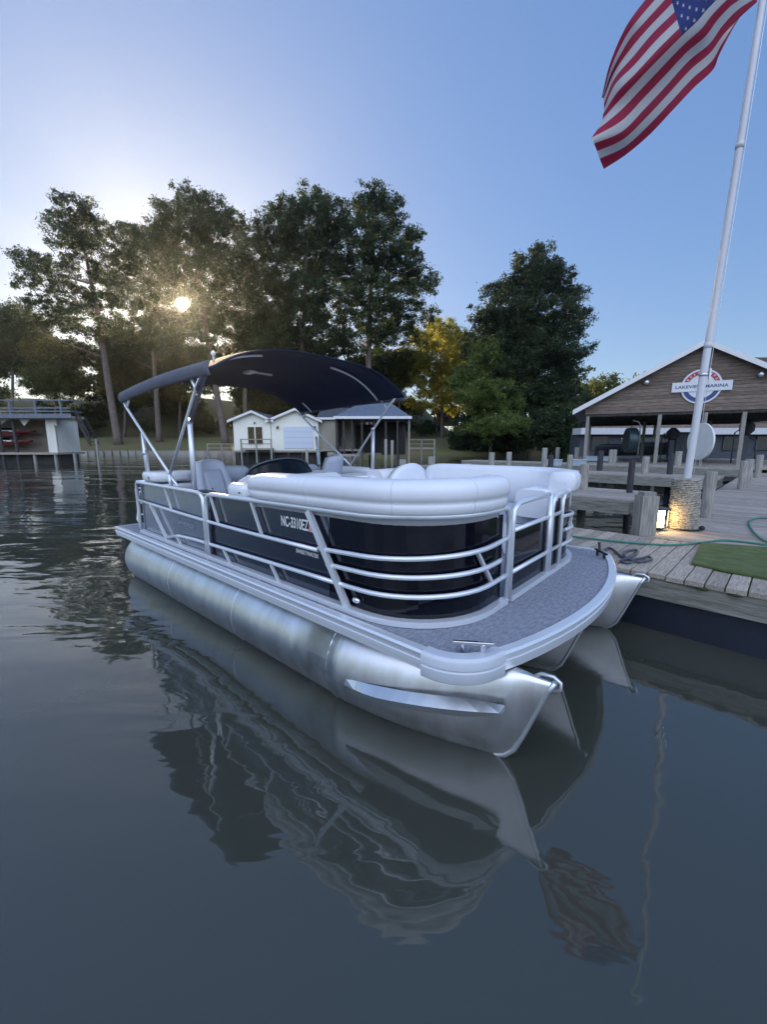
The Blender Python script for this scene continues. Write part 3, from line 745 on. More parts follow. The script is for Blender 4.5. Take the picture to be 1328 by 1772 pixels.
# cross bracing under nearest finger is a part of that pier
# moss along the near fascia and a bolt
q = MB()
for k in range(9):
    p_ = ab(4.405, -.4 + k * .24 + random.uniform(-.06, .06), .452); q.ball(p_, (.05, .05, .012), 7, 4)
mo = q.build('moss', mat('moss', (.03, .045, .015), rough=1., bump=.5), None); tag(mo, 'dark moss growing on the near edge of the low dock', 'moss', kind='stuff')
q = MB(); q.ball(ab(4.41, 1.28, .36), (.035, .035, .035), 10, 7); tag(q.build('bolt_cap', alu2), 'rusty bolt head on dock edge below the turf mat', 'bolt')
# piles
PL = [(941, 775, 815, 9, 0), (953, 787, 812, 9, 1), (965, 774, 793, 7, 0), (986, 787, 810, 9, 0), (998, 774, 797, 8, 0), (1010, 803, 843, 14, 0),
      (1038, 780, 813, 9, 1), (1057, 778, 800, 7, 0), (1063, 778, 800, 7, 0), (1090, 795, 849, 10, 1), (1116, 790, 820, 11, 0), (1159, 784, 821, 9, 1),
      (1173, 781, 806, 10, 0), (1226, 816, 863, 18, 0), (1286, 797, 827, 12, 0), (1296, 795, 822, 11, 0), (1313, 787, 812, 10, 0),
      (697, 795, 825, 12, 0), (747, 790, 825, 12, 0), (810, 802, 826, 11, 0), (850, 783, 822, 10, 0), (880, 782, 818, 9, 0)]
DESC = ['pale pile left of the others at the far end of the marina slips', 'dark stubby pile just right of the tallest pale pile by the white seats', 'slim distant pile standing before the dark bushes',
        'short brownish pile at left end of the second finger pier', 'pale slim pile by the leftmost post of the marina shed', 'thick square pile closest to the boat seats on the finger pier',
        'dark pile between the pale piles and the hanging drum', 'left one of two slim piles under the hanging drum', 'right one of two slim piles under the hanging drum', 'tall black pile beside the pier above the lit lamp',
        'grey pile right of the tall black pile', 'black pile just left of the flagpole', 'pale pile touching the flagpole left side in front of dark machinery', 'thick grey pile right of the rope wrapped flagpole base',
        'left pile of the pair at the boardwalk edge', 'right pile of the pair at the boardwalk edge', 'last pile at the far end of the boardwalk edge',
        'pale pile top just above the chaise back on the boat', 'second pile top behind the boat seats, right of the chaise back', 'shortest pile top behind the port couch', 'tall slim pile behind the port couch', 'slim pile behind the port couch, nearest the big tree']
for (px, yt, yb, wd, dk), ds in zip(PL, DESC):
    base = atz(px, yb, .82); Y = base.y
    if px < 900: base = at(px, yb, 15.5); Y = 15.5
    top = at(px, yt, Y); rr = wd / 2 / FPX * math.hypot(Y, 0) * 1.0
    q = MB(); q.tube([(0, 0, -1.2), (0, 0, 0), (0, 0, top.z - .015), (0, 0, top.z)], [rr, rr, rr, rr * .9], 12)
    tag(q.build('pile', pile_k if dk else pile_m, loc=(base.x, base.y, 0)), ds, 'pile', 'dock piles in the marina slips')
for px_, py_, wp, lab in ((958, 806, 22, 'pale blue dock box, left of two side by side on the far pier'), (1001, 806, 20, 'pale blue dock box, right of two side by side on the far pier'), (1040, 798, 48, 'long pale blue dock box behind the two short ones')):
    P = atz(px_, py_, .82); wd_ = wp / FPX * P.y; q = MB(); q.box((0, 0, .11), (wd_, .5, .22)); bx_ = tag(q.build('dock_box', mat('pale_blue_plastic', (.42, .52, .58), rough=.5), loc=(P.x, P.y, .82), bevel=.02), lab, 'dock box', 'pale dock boxes on the far piers')
    bx_.rotation_euler = (0, 0, -ROT); q = MB(); q.box((0, 0, .245), (wd_ + .04, .54, .05)); q.build('lid', MATS['pale_blue_plastic'], bx_, bevel=.01)
# big square post at the slip corner
pb = ab(6.34, -1.30, 0); pt = at(1112, 851, pb.y)
q = MB(); q.prism([(-.11, -.10), (.11, -.10), (.12, .10), (-.10, .10)], -.9, pt.z - .05); q.prism([(-.08, -.075), (.08, -.075), (.09, .075), (-.07, .075)], pt.z - .05, pt.z)
tag(q.build('dock_post', pile_m, loc=(pb.x - .02, pb.y, 0)), 'stout grey wooden post beside the lit lamp at the dock corner', 'post')
# lamp
lp = at(1142, 912, 5.62); root = empty('dock_lamp', (lp.x, lp.y, lp.z), R(20), 'glowing yellow box lamp between the wooden post and flagpole base', 'lamp')
q = MB(); q.box((0, .05, .05), (.20, .05, .36)); q.build('backplate', wood_d, root)
q = MB(); q.box((0, 0, .26), (.19, .13, .03)); q.box((0, 0, -.005), (.17, .11, .02)); q.box((-.08, -.05, .12), (.012, .012, .25)); q.box((.08, -.05, .12), (.012, .012, .25)); q.build('lamp_housing', vinyl_d, root)
q = MB(); q.tube([(0, -.01, .02), (0, -.01, .235)], .036, 12); q.build('lamp_glass', mat('lamp_glow', (1, .8, .4), emit=(1, .66, .25), es=26.), root)
# flagpole
p0 = atz(1183, 915, .505); YP = p0.y
b0 = at(1189, 832, YP); b1 = at(1319, 10, YP)
dirp = (b1 - b0).normalized()
root = empty('flagpole', (p0.x, p0.y, .505), 0, 'tall white flagpole with rope wrapped base on the dock', 'flagpole')
o_ = Vector((p0.x, p0.y, .505))
def pz(z): return b0 + dirp * ((z - b0.z) / dirp.z)
q = MB(off=tuple(o_)); q.tube([pz(.5), pz(1.2), pz(3.0), pz(3.02), pz(5.4), pz(8.6)], [.049, .047, .045, .042, .038, .034], 18); q.build('pole', mat('pole_paint', (.62, .62, .64), rough=.4, var=.08, vscale=2), root)
q = MB(off=tuple(o_)); q.ball(pz(8.64), .08, 14, 10); q.build('pole_finial', chrome, root)
q = MB(off=tuple(o_)); q.tube([pz(5.35), pz(5.42)], .044, 14); q.build('pole_collar', MATS['pole_paint'], root); q = MB(off=tuple(o_)); q.tube([pz(2.98), pz(3.05)], .048, 14); q.build('pole_collar', MATS['pole_paint'], root)
q = MB(off=tuple(o_)); q.tube([pz(2.62), pz(2.66)], .053, 14)
q.beam(pz(2.64) + Vector((.06, -.03, -.06)), pz(2.64) + Vector((.06, -.03, .08)), .02, .02); q.build('pole_collar', alu2, root)
q = MB(off=tuple(o_)); q.tube([pz(1.3) + Vector((.07, -.02, 0)), pz(4) + Vector((.06, -.02, 0)), pz(8.5) + Vector((.05, -.01, 0))], .004, 5); q.build('halyard', letter_w, root)
q = MB(off=tuple(o_)); k = 0; z = .53
ctr = lambda z: Vector((p0.x + (pz(z).x - p0.x) * min(1, (z - .5) / .7), p0.y, z))
while z < 1.235:
    rr = .172 - .012 * (z - .5) + random.uniform(-.006, .006); c0 = ctr(z)
    q.tube([(c0.x + rr * math.cos(2 * math.pi * i / 26), c0.y + rr * math.sin(2 * math.pi * i / 26), z + .006 * math.sin(i * 1.3 + k)) for i in range(26)], .0165, 6, closed=True); z += .0285; k += 1
q.tube([ctr(.5), ctr(1.24)], .158, 20); q.build('rope_wrap', rope_m, root)
q = MB(off=tuple(o_)); q.tube([(p0.x + .205 * math.cos(i / 14 * 4.0 - 2.4), p0.y + .205 * math.sin(i / 14 * 4.0 - 2.4), .525) for i in range(15)], .014, 6)
q.ball((p0.x + .15, p0.y - .15, .545), .035, 8, 6); q.build('base_chain', black_m, root)

# flag: stations along the length, each a polyline over the 14 stripe edges (pixels of a 3.816x enlargement at 980,0)
ST = {0.0: {0: (1255, 22), 1: (1257, 20), 2: (1262, 16), 6: (1275, -120), 13: (1322, -420)},
      .10: {0: (1152, 112), 1: (1150, 112), 2: (1150, 116), 4: (1118, 20), 6: (1085, -70), 13: (985, -400)},
      .20: {0: (1018, 352), 1: (1034, 285), 2: (1040, 232), 3: (1028, 180), 4: (1005, 130), 5: (975, 90), 6: (945, 52), 13: (835, -300)},
      .28: {0: (975, 458), 3: (950, 290), 6: (870, 140), 13: (730, -240)},
      .40: {0: (848, 578), 3: (815, 400), 6: (765, 240), 9: (718, 80), 13: (655, -150)},
      .55: {0: (700, 735), 3: (670, 560), 6: (620, 385), 9: (575, 220), 13: (470, 70)},
      .70: {0: (555, 888), 3: (520, 720), 6: (480, 530), 9: (440, 380), 11: (415, 270), 13: (372, 225)},
      .85: {0: (400, 1020), 3: (370, 870), 6: (350, 668), 8: (325, 560), 10: (318, 480), 13: (285, 440)},
      1.0: {0: (250, 1118), 1: (222, 1050), 2: (206, 1000), 3: (185, 950), 4: (168, 912), 5: (205, 860), 6: (240, 790), 8: (252, 720), 10: (250, 650), 13: (236, 648)}}
keys = sorted(ST); TT = np.linspace(0, 13, 53)
tab = np.array([[np.interp(TT, sorted(ST[k]), [ST[k][q_][c] for q_ in sorted(ST[k])]) for c in (0, 1)] for k in keys])  # K,2,T
def crom(s, arr):
    i = int(np.searchsorted(keys, s, side='right') - 1); i = min(max(i, 0), len(keys) - 2)
    t = (s - keys[i]) / (keys[i + 1] - keys[i]); h0 = keys[i + 1] - keys[i]
    def tan(j):
        a, c = max(j - 1, 0), min(j + 1, len(keys) - 1); return (arr[c] - arr[a]) / (keys[c] - keys[a])
    t2, t3 = t * t, t * t * t
    return (2 * t3 - 3 * t2 + 1) * arr[i] + (t3 - 2 * t2 + t) * h0 * tan(i) + (-2 * t3 + 3 * t2) * arr[i + 1] + (t3 - t2) * h0 * tan(i + 1)
def flagP(s, t):     # s 0..1 along, t 0..13
    k = crom(s, tab); tf = t / 13 * 52
    x = float(np.interp(tf, np.arange(53), k[0])); y = float(np.interp(tf, np.arange(53), k[1]))
    depth = YP - .02 + .22 * math.sin(t * .52 + s * 2.2) * min(1, s * 2.5) + .10 * math.sin(t * 1.1 - s * 5) * s + (.12 * (2 - t) * max(0, 1 - s * 5) if t < 2 else 0)
    if s > .8 and t > 4: depth += (s - .8) * (t - 4) * .12
    return at(980 + x / 3.816, y / 3.816, depth)
fo = flagP(0, 13)
NU, NVf = 60, 52; q = MB(off=tuple(fo))
def fmi(s, v):
    t = v * 13
    if t > 6 and s < .4: return 2
    return 0 if int(t) % 2 == 0 else 1
q.grid(lambda s, v: flagP(s, v * 13), NU, NVf, mif=fmi)
fr = mat('flag_red', (.40, .018, .065), rough=.75, trans=.45, var=.12, vscale=6, bump=.15, bscale=200)
fw = mat('flag_white', (.62, .62, .62), rough=.75, trans=.45, bump=.15, bscale=200)
fb = mat('flag_blue', (.012, .028, .17), rough=.75, trans=.35, bump=.15, bscale=200)
flag = q.build('flag', [fr, fw, fb], loc=fo); tag(flag, 'American flag hanging slack from the top of the white pole', 'flag')
q = MB(off=tuple(fo))
for r_i in range(9):
    for c_i in range(6 if r_i % 2 == 0 else 5):
        s0 = .4 * ((c_i + .5) / 6 if r_i % 2 == 0 else (c_i + 1) / 6); t0 = 13 - 7 * (r_i + .5) / 9 - .05
        for sd in (-1, 1):
            ring = []
            cc = flagP(s0, t0); nrm = (flagP(s0 + .01, t0) - cc).cross(flagP(s0, t0 + .1) - cc).normalized() * (.004 * sd)
            for j in range(10):
                a = j * math.pi / 5 + math.pi / 2; rr_ = .28 if j % 2 == 0 else .11
                ring.append(tuple(flagP(min(1, max(0, s0 + rr_ * math.cos(a) * .045)), t0 + rr_ * math.sin(a)) + nrm))
            q.add([tuple(cc + nrm)] + ring, [(0, 1 + j, 1 + (j + 1) % 10) for j in range(10)])
q.build('flag_stars', fw, flag)

# turf mat, hose, rope on the dock
def pxz(pts, z): return [atz(x, y, z) for x, y in pts]
mp_ = pxz([(1197, 972), (1214, 938), (1330, 946), (1420, 955), (1420, 1020), (1328, 998), (1250, 984)], .535)
c0 = sum(mp_, Vector()) / len(mp_)
q = MB(off=(c0.x, c0.y, 0)); q.prism([(p_.x, p_.y) for p_ in mp_], .506, .535)
tag(q.build('turf_mat', turf_m, loc=(c0.x, c0.y, 0), bevel=.008), 'green artificial turf mat lying on the near dock boards', 'mat')
def smooth_path(pts, k=6):
    out = []; n = len(pts)
    for i in range(n - 1):
        p0_, p1_, p2_, p3_ = pts[max(i - 1, 0)], pts[i], pts[i + 1], pts[min(i + 2, n - 1)]
        for j in range(k):
            t = j / k; out.append(.5 * ((2 * p1_) + (-p0_ + p2_) * t + (2 * p0_ - 5 * p1_ + 4 * p2_ - p3_) * t * t + (-p0_ + 3 * p1_ - 3 * p2_ + p3_) * t ** 3))
    out.append(pts[-1]); return out
hp = pxz([(960, 922), (990, 928), (1060, 936), (1120, 941), (1165, 943), (1205, 940), (1250, 935), (1290, 938), (1340, 944), (1400, 948)], .522)
hq = pxz([(1400, 941), (1345, 942), (1318, 932), (1303, 918), (1297, 905), (1304, 898), (1328, 896), (1380, 899)], .522)
root = empty('garden_hose', (hp[3].x, hp[3].y, .5), 0, 'green garden hose trailing across the dock and looping over boardwalk', 'hose')
q = MB(off=(hp[3].x, hp[3].y, .5)); q.tube(smooth_path(hp), .013, 8); q.tube(smooth_path(hq), .013, 8); q.build('hose_line', green_hose, root)
rp = pxz([(1035, 958), (1047, 955), (1052, 948), (1062, 951), (1075, 962), (1090, 968), (1110, 966), (1122, 963), (1128, 968), (1108, 972), (1092, 969), (1080, 960), (1088, 953), (1104, 952), (1100, 960), (1088, 966), (1075, 970), (1085, 974), (1096, 972)], .52)
rp = smooth_path(rp); rp[0].z = rp[1].z = .64
q = MB(off=(rp[40].x, rp[40].y, .5)); q.tube(rp, .013, 6); tag(q.build('mooring_rope', vinyl_d, loc=(rp[40].x, rp[40].y, .5)), 'dark tangled mooring rope lying beside the bow cleat', 'rope')

# ------------------------------------------------------------------ MARINA SHED
fd = Vector((.888, -.459, 0)); dd = Vector((.459, .888, 0)); M0 = Vector((10.2, 21.0, 0))
siding = wood('brown_siding', (.25, .185, .145), (.13, .105, .088), (1.2, 1.2, 9), vs=2.2, island=.22)
shed = empty('marina_shed', M0 + fd * 5.5, math.atan2(fd.y, fd.x), 'open marina shed with brown boarded gable and round white sign', 'shed')
def Q(): return MB(off=(5.5, 0, 0))       # local coords: x=t along facade, y=depth (away)
EZ, PZ, PT, WT, KZ = 3.22, 6.14, 4.55, 9.1, 3.62    # KZ: where the roof line meets the side walls
q = Q()
zz = EZ - .03; nb = 18
for i in range(nb):
    z0 = EZ + (PZ - EZ - .12) * i / nb; z1 = EZ + (PZ - EZ - .12) * (i + 1) / nb - .012
    f0 = max(0, (z0 - KZ) / (PZ - KZ)); f1 = max(0, (z1 - KZ) / (PZ - KZ)); y0 = .02 * (i % 2) * 0
    q.add([(PT * f0, 0, z0), (WT - PT * f0, 0, z0), (WT - PT * f1, 0, z1), (PT * f1, 0, z1), (PT * f0, .03, z0), (WT - PT * f0, .03, z0), (WT - PT * f1, .012, z1), (PT * f1, .012, z1)],
          [(0, 1, 2, 3), (7, 6, 5, 4), (0, 4, 5, 1), (3, 2, 6, 7), (0, 3, 7, 4), (1, 5, 6, 2)])
q.build('gable_boarding', siding, shed)
q = Q(); q.add([(0, .04, EZ - .1), (WT, .04, EZ - .1), (WT, .04, KZ), (PT, .04, PZ - .05), (0, .04, KZ)], [(0, 1, 2, 3, 4)]); q.box((PT, .10, EZ - .06), (WT, .1, .14)); q.build('gable_beam', wood_d, shed)
roof_m = mat('metal_roof', (.35, .37, .40), rough=.5, var=.2, vscale=2)
for sd in (-1, 1):
    ex = PT + sd * (PT + .55); ez = KZ - .55 * (PZ - KZ) / PT
    q = Q(); q.slab([(ex, -.35, ez), (PT, -.35, PZ), (PT, 11.4, PZ), (ex, 11.4, ez)][::sd], (0, 0, .09)); q.build('roof_slope', roof_m, shed)
    q = Q(); q.slab([(ex, -.38, ez - .12), (PT, -.38, PZ - .12), (PT, -.38, PZ + .11), (ex, -.38, ez + .11)], (0, .028, 0)); q.build('barge_board', white_p, shed)
q = Q()
for y in np.arange(.8, 11.4, 1.1): q.box((PT, y, EZ - .08), (WT, .06, .2))
q.box((PT, 5.7, EZ + .06), (WT - .1, 11, .04)); q.build('ceiling_beams', wood_d, shed)
for (px, dp) in ((.15, .12), (3.2, .12), (6.3, .12), (8.95, .12), (.15, 3.8), (.15, 7.5), (.15, 11), (4.2, 11), (6.6, 11), (8.95, 11), (3.1, 5.6), (6.2, 5.6), (8.95, 5.6)):
    q = Q(); q.box((px, dp, (EZ - .1 - 1.0) / 2), (.15, .15, EZ + .9)); q.build('post', pile_m, shed)
q = Q(); q.box((PT, 5.6, .72), (WT + 1.5, 12.2, .14)); q.build('shed_deck', woodB, shed)
for (t_, z_) in ((2.5, 4.45), (6.6, 4.5)):
    q = Q(); q.ball((t_, -.14, z_ + .15), .12, 10, 8); q.box((t_, -.03, z_ + .18), (.08, .06, .1)); q.build('flood_light', alu2, shed)
def MW(t_, d_, z_): return M0 + fd * t_ + dd * d_ + Vector((0, 0, z_))
# round sign on the gable
sc_ = None
tS = 4.95; zS = 4.72
# find facade point under the sign pixel
def facade_at(px, py):
    d = Vector(ray(px, py).tolist()); o = Vector((0, 0, CAM_H)); n_ = dd; t = (M0 - o).dot(n_) / d.dot(n_); P = o + d * t; return (P - M0).dot(fd), P.z
tS, zS = facade_at(1214, 669); tL, _ = facade_at(1163, 672); tR, _ = facade_at(1268, 665); _, zt_ = facade_at(1216, 639); _, zb_ = facade_at(1212, 699)
RS = (zt_ - zb_) / 2; HW = (tR - tL) / 2
sg = empty('marina_sign', MW(tS, -.06, zS), math.atan2(fd.y, fd.x), 'round red white and blue sign with a cross band on the brown gable', 'sign')
Mx = Matrix(((1, 0, 0), (0, 0, -1), (0, 1, 0)))
def disc(r0, r1, a0, a1, y, nm, m_, n=40, th=.012):
    q = MB(); P = []
    outer = [(r1 * math.cos(R(a0 + (a1 - a0) * i / n)), r1 * math.sin(R(a0 + (a1 - a0) * i / n))) for i in range(n + 1)]
    inner = [(r0 * math.cos(R(a0 + (a1 - a0) * i / n)), r0 * math.sin(R(a0 + (a1 - a0) * i / n))) for i in range(n + 1)]
    for i in range(n):
        q.slab([(outer[i][0], y, outer[i][1]), (outer[i + 1][0], y, outer[i + 1][1]), (inner[i + 1][0], y, inner[i + 1][1]), (inner[i][0], y, inner[i][1])], (0, th, 0))
    return q.build(nm, m_, sg)
sw = mat('sign_white', (.7, .72, .74), rough=.4); sr_ = mat('sign_red', (.42, .03, .05), rough=.4); sbm = mat('sign_blue', (.03, .06, .19), rough=.4)
disc(.001, RS, 0, 360, 0, 'sign_disc', sw)
disc(RS * .68, RS * .9, 18, 162, -.012, 'sign_red_arc', sr_); disc(RS * .68, RS * .9, 200, 340, -.012, 'sign_blue_arc', sbm)
q = MB(); q.box((0, -.02, 0), (HW * 2, .02, RS * .56)); q.build('sign_band', sw, sg)
MT = Matrix.Translation((0, -.033, 0)) @ Mx.to_4x4()
text_obj('sign_text', 'LAKEVIEW MARINA', .3, MT, HW * 1.75, RS * .18, sbm, sg)
for i, ch in enumerate('BOATSLIPS'):
    a = R(150 - i * 15); rr_ = RS * .79
    text_obj('sign_letter', ch, .2, Matrix.Translation((rr_ * math.cos(a), -.016, rr_ * math.sin(a))) @ Mx.to_4x4() @ Matrix.Rotation(a - math.pi / 2, 4, 'Z'), RS * .09, RS * .12, sw, sg)
# things in the shed
def fp_at(px, py, depth):     # world point on the plane at given depth behind the facade
    d = Vector(ray(px, py).tolist()); o = Vector((0, 0, CAM_H)); q_ = M0 + dd * depth; t = (q_ - o).dot(dd) / d.dot(dd); return o + d * t
c = fp_at(1092, 762, 1.2); s_ = (c - Vector((0, 0, 1.7))).length / FPX
root = empty('hanging_drum', (c.x, c.y, c.z), math.atan2(fd.y, fd.x) + R(12), 'big dark blue drum hung from a frame between the shed posts', 'drum')
q = MB(); rr_ = .62
q.tube([(-.22, 0, 0), (-.18, 0, 0), (.18, 0, 0), (.22, 0, 0)], [rr_ * .97, rr_, rr_, rr_ * .97], 28); q.build('drum_shell', mat('dark_teal_plastic', (.03, .055, .065), rough=.3, var=.2, vscale=6), root)
q = MB(); q.tube([(.222, 0, 0), (.23, 0, 0)], rr_ * .9, 24); q.build('drum_end', black_m, root)
q = MB(); q.tube([(.42, .1, -.75), (.42, .1, .7), (.30, .05, .92), (0, 0, 1.0)], .035, 8); q.build('drum_frame', alu2, root)
q = MB(); q.tube([(0, 0, .6), (0, 0, 1.2)], .02, 6); q.build('drum_hanger', black_m, root)
c = fp_at(1213, 764, -.9)
root = empty('round_board', (c.x, c.y, c.z), R(-93), 'blank white round board on a post just behind the flagpole', 'board')
q = MB(); rb = 31 / FPX * c.y; q.tube([(0, -.04, 0), (0, .04, 0)], rb, 36); q.build('board_disc', white_p, root)
q = MB(); q.box((-.05, .10, -.2), (.12, .12, 2.9)); q.build('board_post', pile_m, root)
# lifted outboard motor on a hoist (right) and dark machinery (middle)
def machine(px, py, dep, hpx, nm, lab, cat):
    c = fp_at(px, py, dep); s_ = hpx / FPX * c.y
    root = empty(nm, (c.x, c.y, .8), math.atan2(fd.y, fd.x), lab, cat)
    H_ = c.z - .8 + s_ / 2
    q = MB(); q.sweep([(-.28, 0, H_ * .62), (-.1, 0, H_ * .62), (.1, 0, H_ * .62), (.3, 0, H_ * .62)], rprof(.36, H_ * .38, .1, -.18, 0), round_ends=2); q.build('cowl', black_m, root)
    q = MB(); q.box((0, 0, H_ * .36), (.22, .16, H_ * .55)); q.box((.02, 0, .16), (.5, .05, .05)); q.build('midsection', vinyl_d, root)
    q = MB()
    for k in range(3):
        a = k * 2.094; q.beam((.1, .15, .2), (.1 + .2 * math.cos(a), .18, .2 + .2 * math.sin(a)), .09, .012)
    q.build('propeller', alu, root)
    q = MB(); q.tube([(-.45, -.1, .0), (-.45, -.1, H_ * .7), (-.2, -.05, H_ * .8)], .03, 6); q.tube([(.45, -.1, 0), (.4, -.1, H_ * .5), (.1, -.05, H_ * .6)], .03, 6); q.build('stand', vinyl_d, root)
machine(1290, 762, 2.5, 70, 'outboard_motor', 'black outboard motor standing at far right of the shed', 'outboard motor')
machine(1163, 768, 3.0, 55, 'outboard_motor', 'black outboard motor standing left of the flagpole in the shed', 'outboard motor')
c = fp_at(1183, 770, 4.5); q = MB(); q.box((0, 0, .75), (1.3, .7, 1.5)); q.box((0, -.02, 1.55), (1.4, .8, .08)); tag(q.build('tool_cabinet', vinyl_d, loc=(c.x, c.y, .8), bevel=.02), 'black cabinet standing behind the flagpole in the shed', 'cabinet')
# covered boat hull in the shed (grey-white, seen as pale band)
c = fp_at(1125, 775, 7.5)
root = empty('runabout_boat', (c.x, c.y, 0.85), math.atan2(fd.y, fd.x), 'pale grey runabout boat stored inside the marina shed', 'boat')
q = MB()
def hull(s_, t_):
    x = -3.1 + 6.2 * s_; w_ = 1.0 * (1 - max(0, (s_ - .55) / .45) ** 2.2) + .02; a = (t_ * 2 - 1)
    return (x, a * w_, .9 - .75 * (1 - abs(a) ** 3) * (1 - max(0, (s_ - .7) / .3) ** 2 * .8) + .25 * s_ ** 2)
q.grid(hull, 20, 12); q.build('hull', mat('grey_blue_hull', (.06, .075, .10), rough=.3, coat=.3), root, solid=.03)
q = MB(); q.box((-.5, 0, 1.15), (2.2, 1.5, .35)); q.build('cabin_top', fiber, root, bevel=.1)
q = MB(); q.box((.75, 0, 1.4), (.05, 1.3, .4)); q.build('windscreen', glass_d, root)
# building behind the shed
off = at(1180, 770, 38.0)
OY = 40.0; oL, oR = at(1003, 770, OY), at(1420, 770, OY)
bl = empty('marina_office', ((oL.x + oR.x) / 2, OY, 0), 0, 'low brown and grey building seen through the open shed, white band across it', 'building')
ow = oR.x - oL.x; zb0 = at(1060, 752, OY).z; zb1 = at(1060, 741, OY).z; ztp = at(1060, 727, OY).z
q = MB(); q.box((0, 1, zb0 / 2), (ow, 2, zb0)); q.build('wall', mat('grey_blue_wall', (.06, .07, .085), rough=.8, var=.3, vscale=1.5, bump=.2, bscale=6, stretch=(1, 1, 4)), bl)
q = MB(); nb = 6
for k in range(nb): q.box((.8, 1.2, zb1 + (ztp - zb1) * (k + .5) / nb), (ow - 1.6, .12, (ztp - zb1) / nb - .01))
q.build('upper_boarding', siding, bl)
q = MB(); q.box((0, .3, (zb0 + zb1) / 2), (ow + .4, 1.8, zb1 - zb0)); q.build('awning_band', mat('pale_awning', (.62, .63, .65), rough=.6, var=.1), bl)
q = MB(); q.slab([(-ow / 2 + 1.4, .9, ztp), (ow / 2, .9, ztp), (ow / 2, 3.0, ztp + .3), (-ow / 2 + 1.4, 3.0, ztp + .3)], (0, 0, .15))
q.build('roof', mat('brown_shingle', (.10, .07, .055), rough=.9, var=.3, vscale=4, bump=.3, bscale=8), bl)
for x in np.arange(-ow / 2 + 2, ow / 2 - 2, 3.2):
    q = MB(); q.box((x, -.03, 1.9), (1.5, .06, 1.2)); o = q.build('window', mat('office_window', (.03, .035, .045), rough=.1), bl)
    q = MB(); q.box((x, -.08, 2.55), (1.7, .06, .1)); q.box((x, -.08, 1.25), (1.7, .06, .1)); q.box((x - .8, -.08, 1.9), (.1, .06, 1.2)); q.box((x + .8, -.08, 1.9), (.1, .06, 1.2)); q.build('window_frame', wood_d, o)
hA, hB = at(1284, 607, 44.), at(1500, 596, 44.)
hb = empty('tall_roofed_house', ((hA.x + hB.x) / 2, 44., 0), 0, 'brown roof rising behind the right slope of the marina shed', 'house')
hw = hB.x - hA.x; q = MB(); q.box((0, 4, 3.2), (hw - 1, 7, 6.4)); q.build('wall', siding, hb)
q = MB(); q.slab([(-hw / 2, -.5, 6.2), (hw / 2, -.5, 6.2), (hw / 2, 4, hA.z), (-hw / 2, 4, hA.z)], (0, 0, .15)); q.slab([(-hw / 2, 4, hA.z), (hw / 2, 4, hA.z), (hw / 2, 8.5, 6.2), (-hw / 2, 8.5, 6.2)], (0, 0, .15)); q.build('roof', MATS['brown_shingle'], hb)
# higher roof seen right of the gable
# ------------------------------------------------------------------ LEFT BOATHOUSE with sun deck
YL = 40.
def PX(px, py, Y=YL): return at(px, py, Y)
wl = PX(140, 782).x; zf = PX(100, 783).z; zdk = PX(100, 723).z; zr = PX(100, 694).z
lb = empty('deck_boathouse', (wl - 7, YL, 0), 0, 'cream boathouse with grey railed sun deck on top, at left edge', 'boathouse')
def Lb(): return MB(off=(wl - 7, YL, 0))
cream = mat('cream_board_wall', (.78, .76, .68), rough=.7, var=.12, vscale=1.2, bump=.15, bscale=14, stretch=(3, 3, .4))
beige = mat('beige_interior', (.34, .29, .24), rough=.8, var=.2, vscale=1)
x0 = PX(-90, 780).x; xr = PX(99, 780).x; xm = PX(84, 780).x; DP = 2.9
q = Lb(); q.box(((xm + xr) / 2, YL + .15, (zf + zdk) / 2 - .1), (xr - xm, .2, zdk - zf)); q.box((xr - .1, YL + DP / 2 + .2, (zf + zdk) / 2 - .1), (.2, DP, zdk - zf)); q.build('front_wall', cream, lb)
q = Lb(); q.box(((x0 + xr) / 2 - .2, YL + DP + .1, (zf + zdk) / 2), (xr - x0 - .3, .2, zdk - zf)); q.build('inner_wall', beige, lb)
q = Lb(); q.box(((x0 + xr) / 2, YL + DP / 2, zf - .1), (xr - x0 + .6, DP + .8, .2)); q.build('floor_deck', woodB, lb)
q = Lb(); q.box(((x0 + wl) / 2, YL + .05, zdk), (wl - x0 + .2, 1.6, .22)); q.box(((x0 + xr) / 2, YL + DP / 2 + .8, zdk), (xr - x0 + .3, DP - .4, .2)); q.build('sun_deck', woodB, lb)
blue_w = mat('blue_grey_rail', (.17, .20, .24), rough=.8, var=.25, vscale=4)
q = Lb(); q.box(((x0 + wl) / 2, YL - .82, zdk + .12), (wl - x0 + .2, .06, .42)); q.build('deck_fascia', blue_w, lb)
q = Lb()
for zq in (zdk + .55, zdk + .85, zr): q.box(((x0 + wl) / 2, YL - .78, zq), (wl - x0 + .1, .06, .12))
for xq in np.arange(x0, wl + .1, 2.4): q.box((xq + .15, YL - .76, (zdk + zr) / 2 + .1), (.16, .14, zr - zdk))
for zq in (zdk + .55, zr): q.box((wl, YL, zq), (.06, 1.5, .12))
q.build('deck_railing', blue_w, lb)
q = Lb()
for xa, xb in ((PX(0, 0).x - 2, 0),):
    pass
def tri(pxl, pxr, pyb):
    a, c, d = PX(pxl, 724), PX(pxr, 724), PX((pxl + pxr) / 2, pyb); q.slab([(a.x, YL - .02, a.z), (c.x, YL - .02, c.z), (d.x, YL - .02, d.z)], (0, .1, 0))
tri(-30, 15, 742); tri(31, 53, 737); q.build('corner_brace', cream, lb)
a, c, d, e_ = PX(83, 724), PX(98, 724), PX(98, 738), PX(90, 731)
q = Lb(); q.slab([(a.x, YL - .02, a.z), (c.x, YL - .02, c.z), (d.x, YL - .02, d.z)], (0, .1, 0)); q.build('corner_brace', cream, lb)
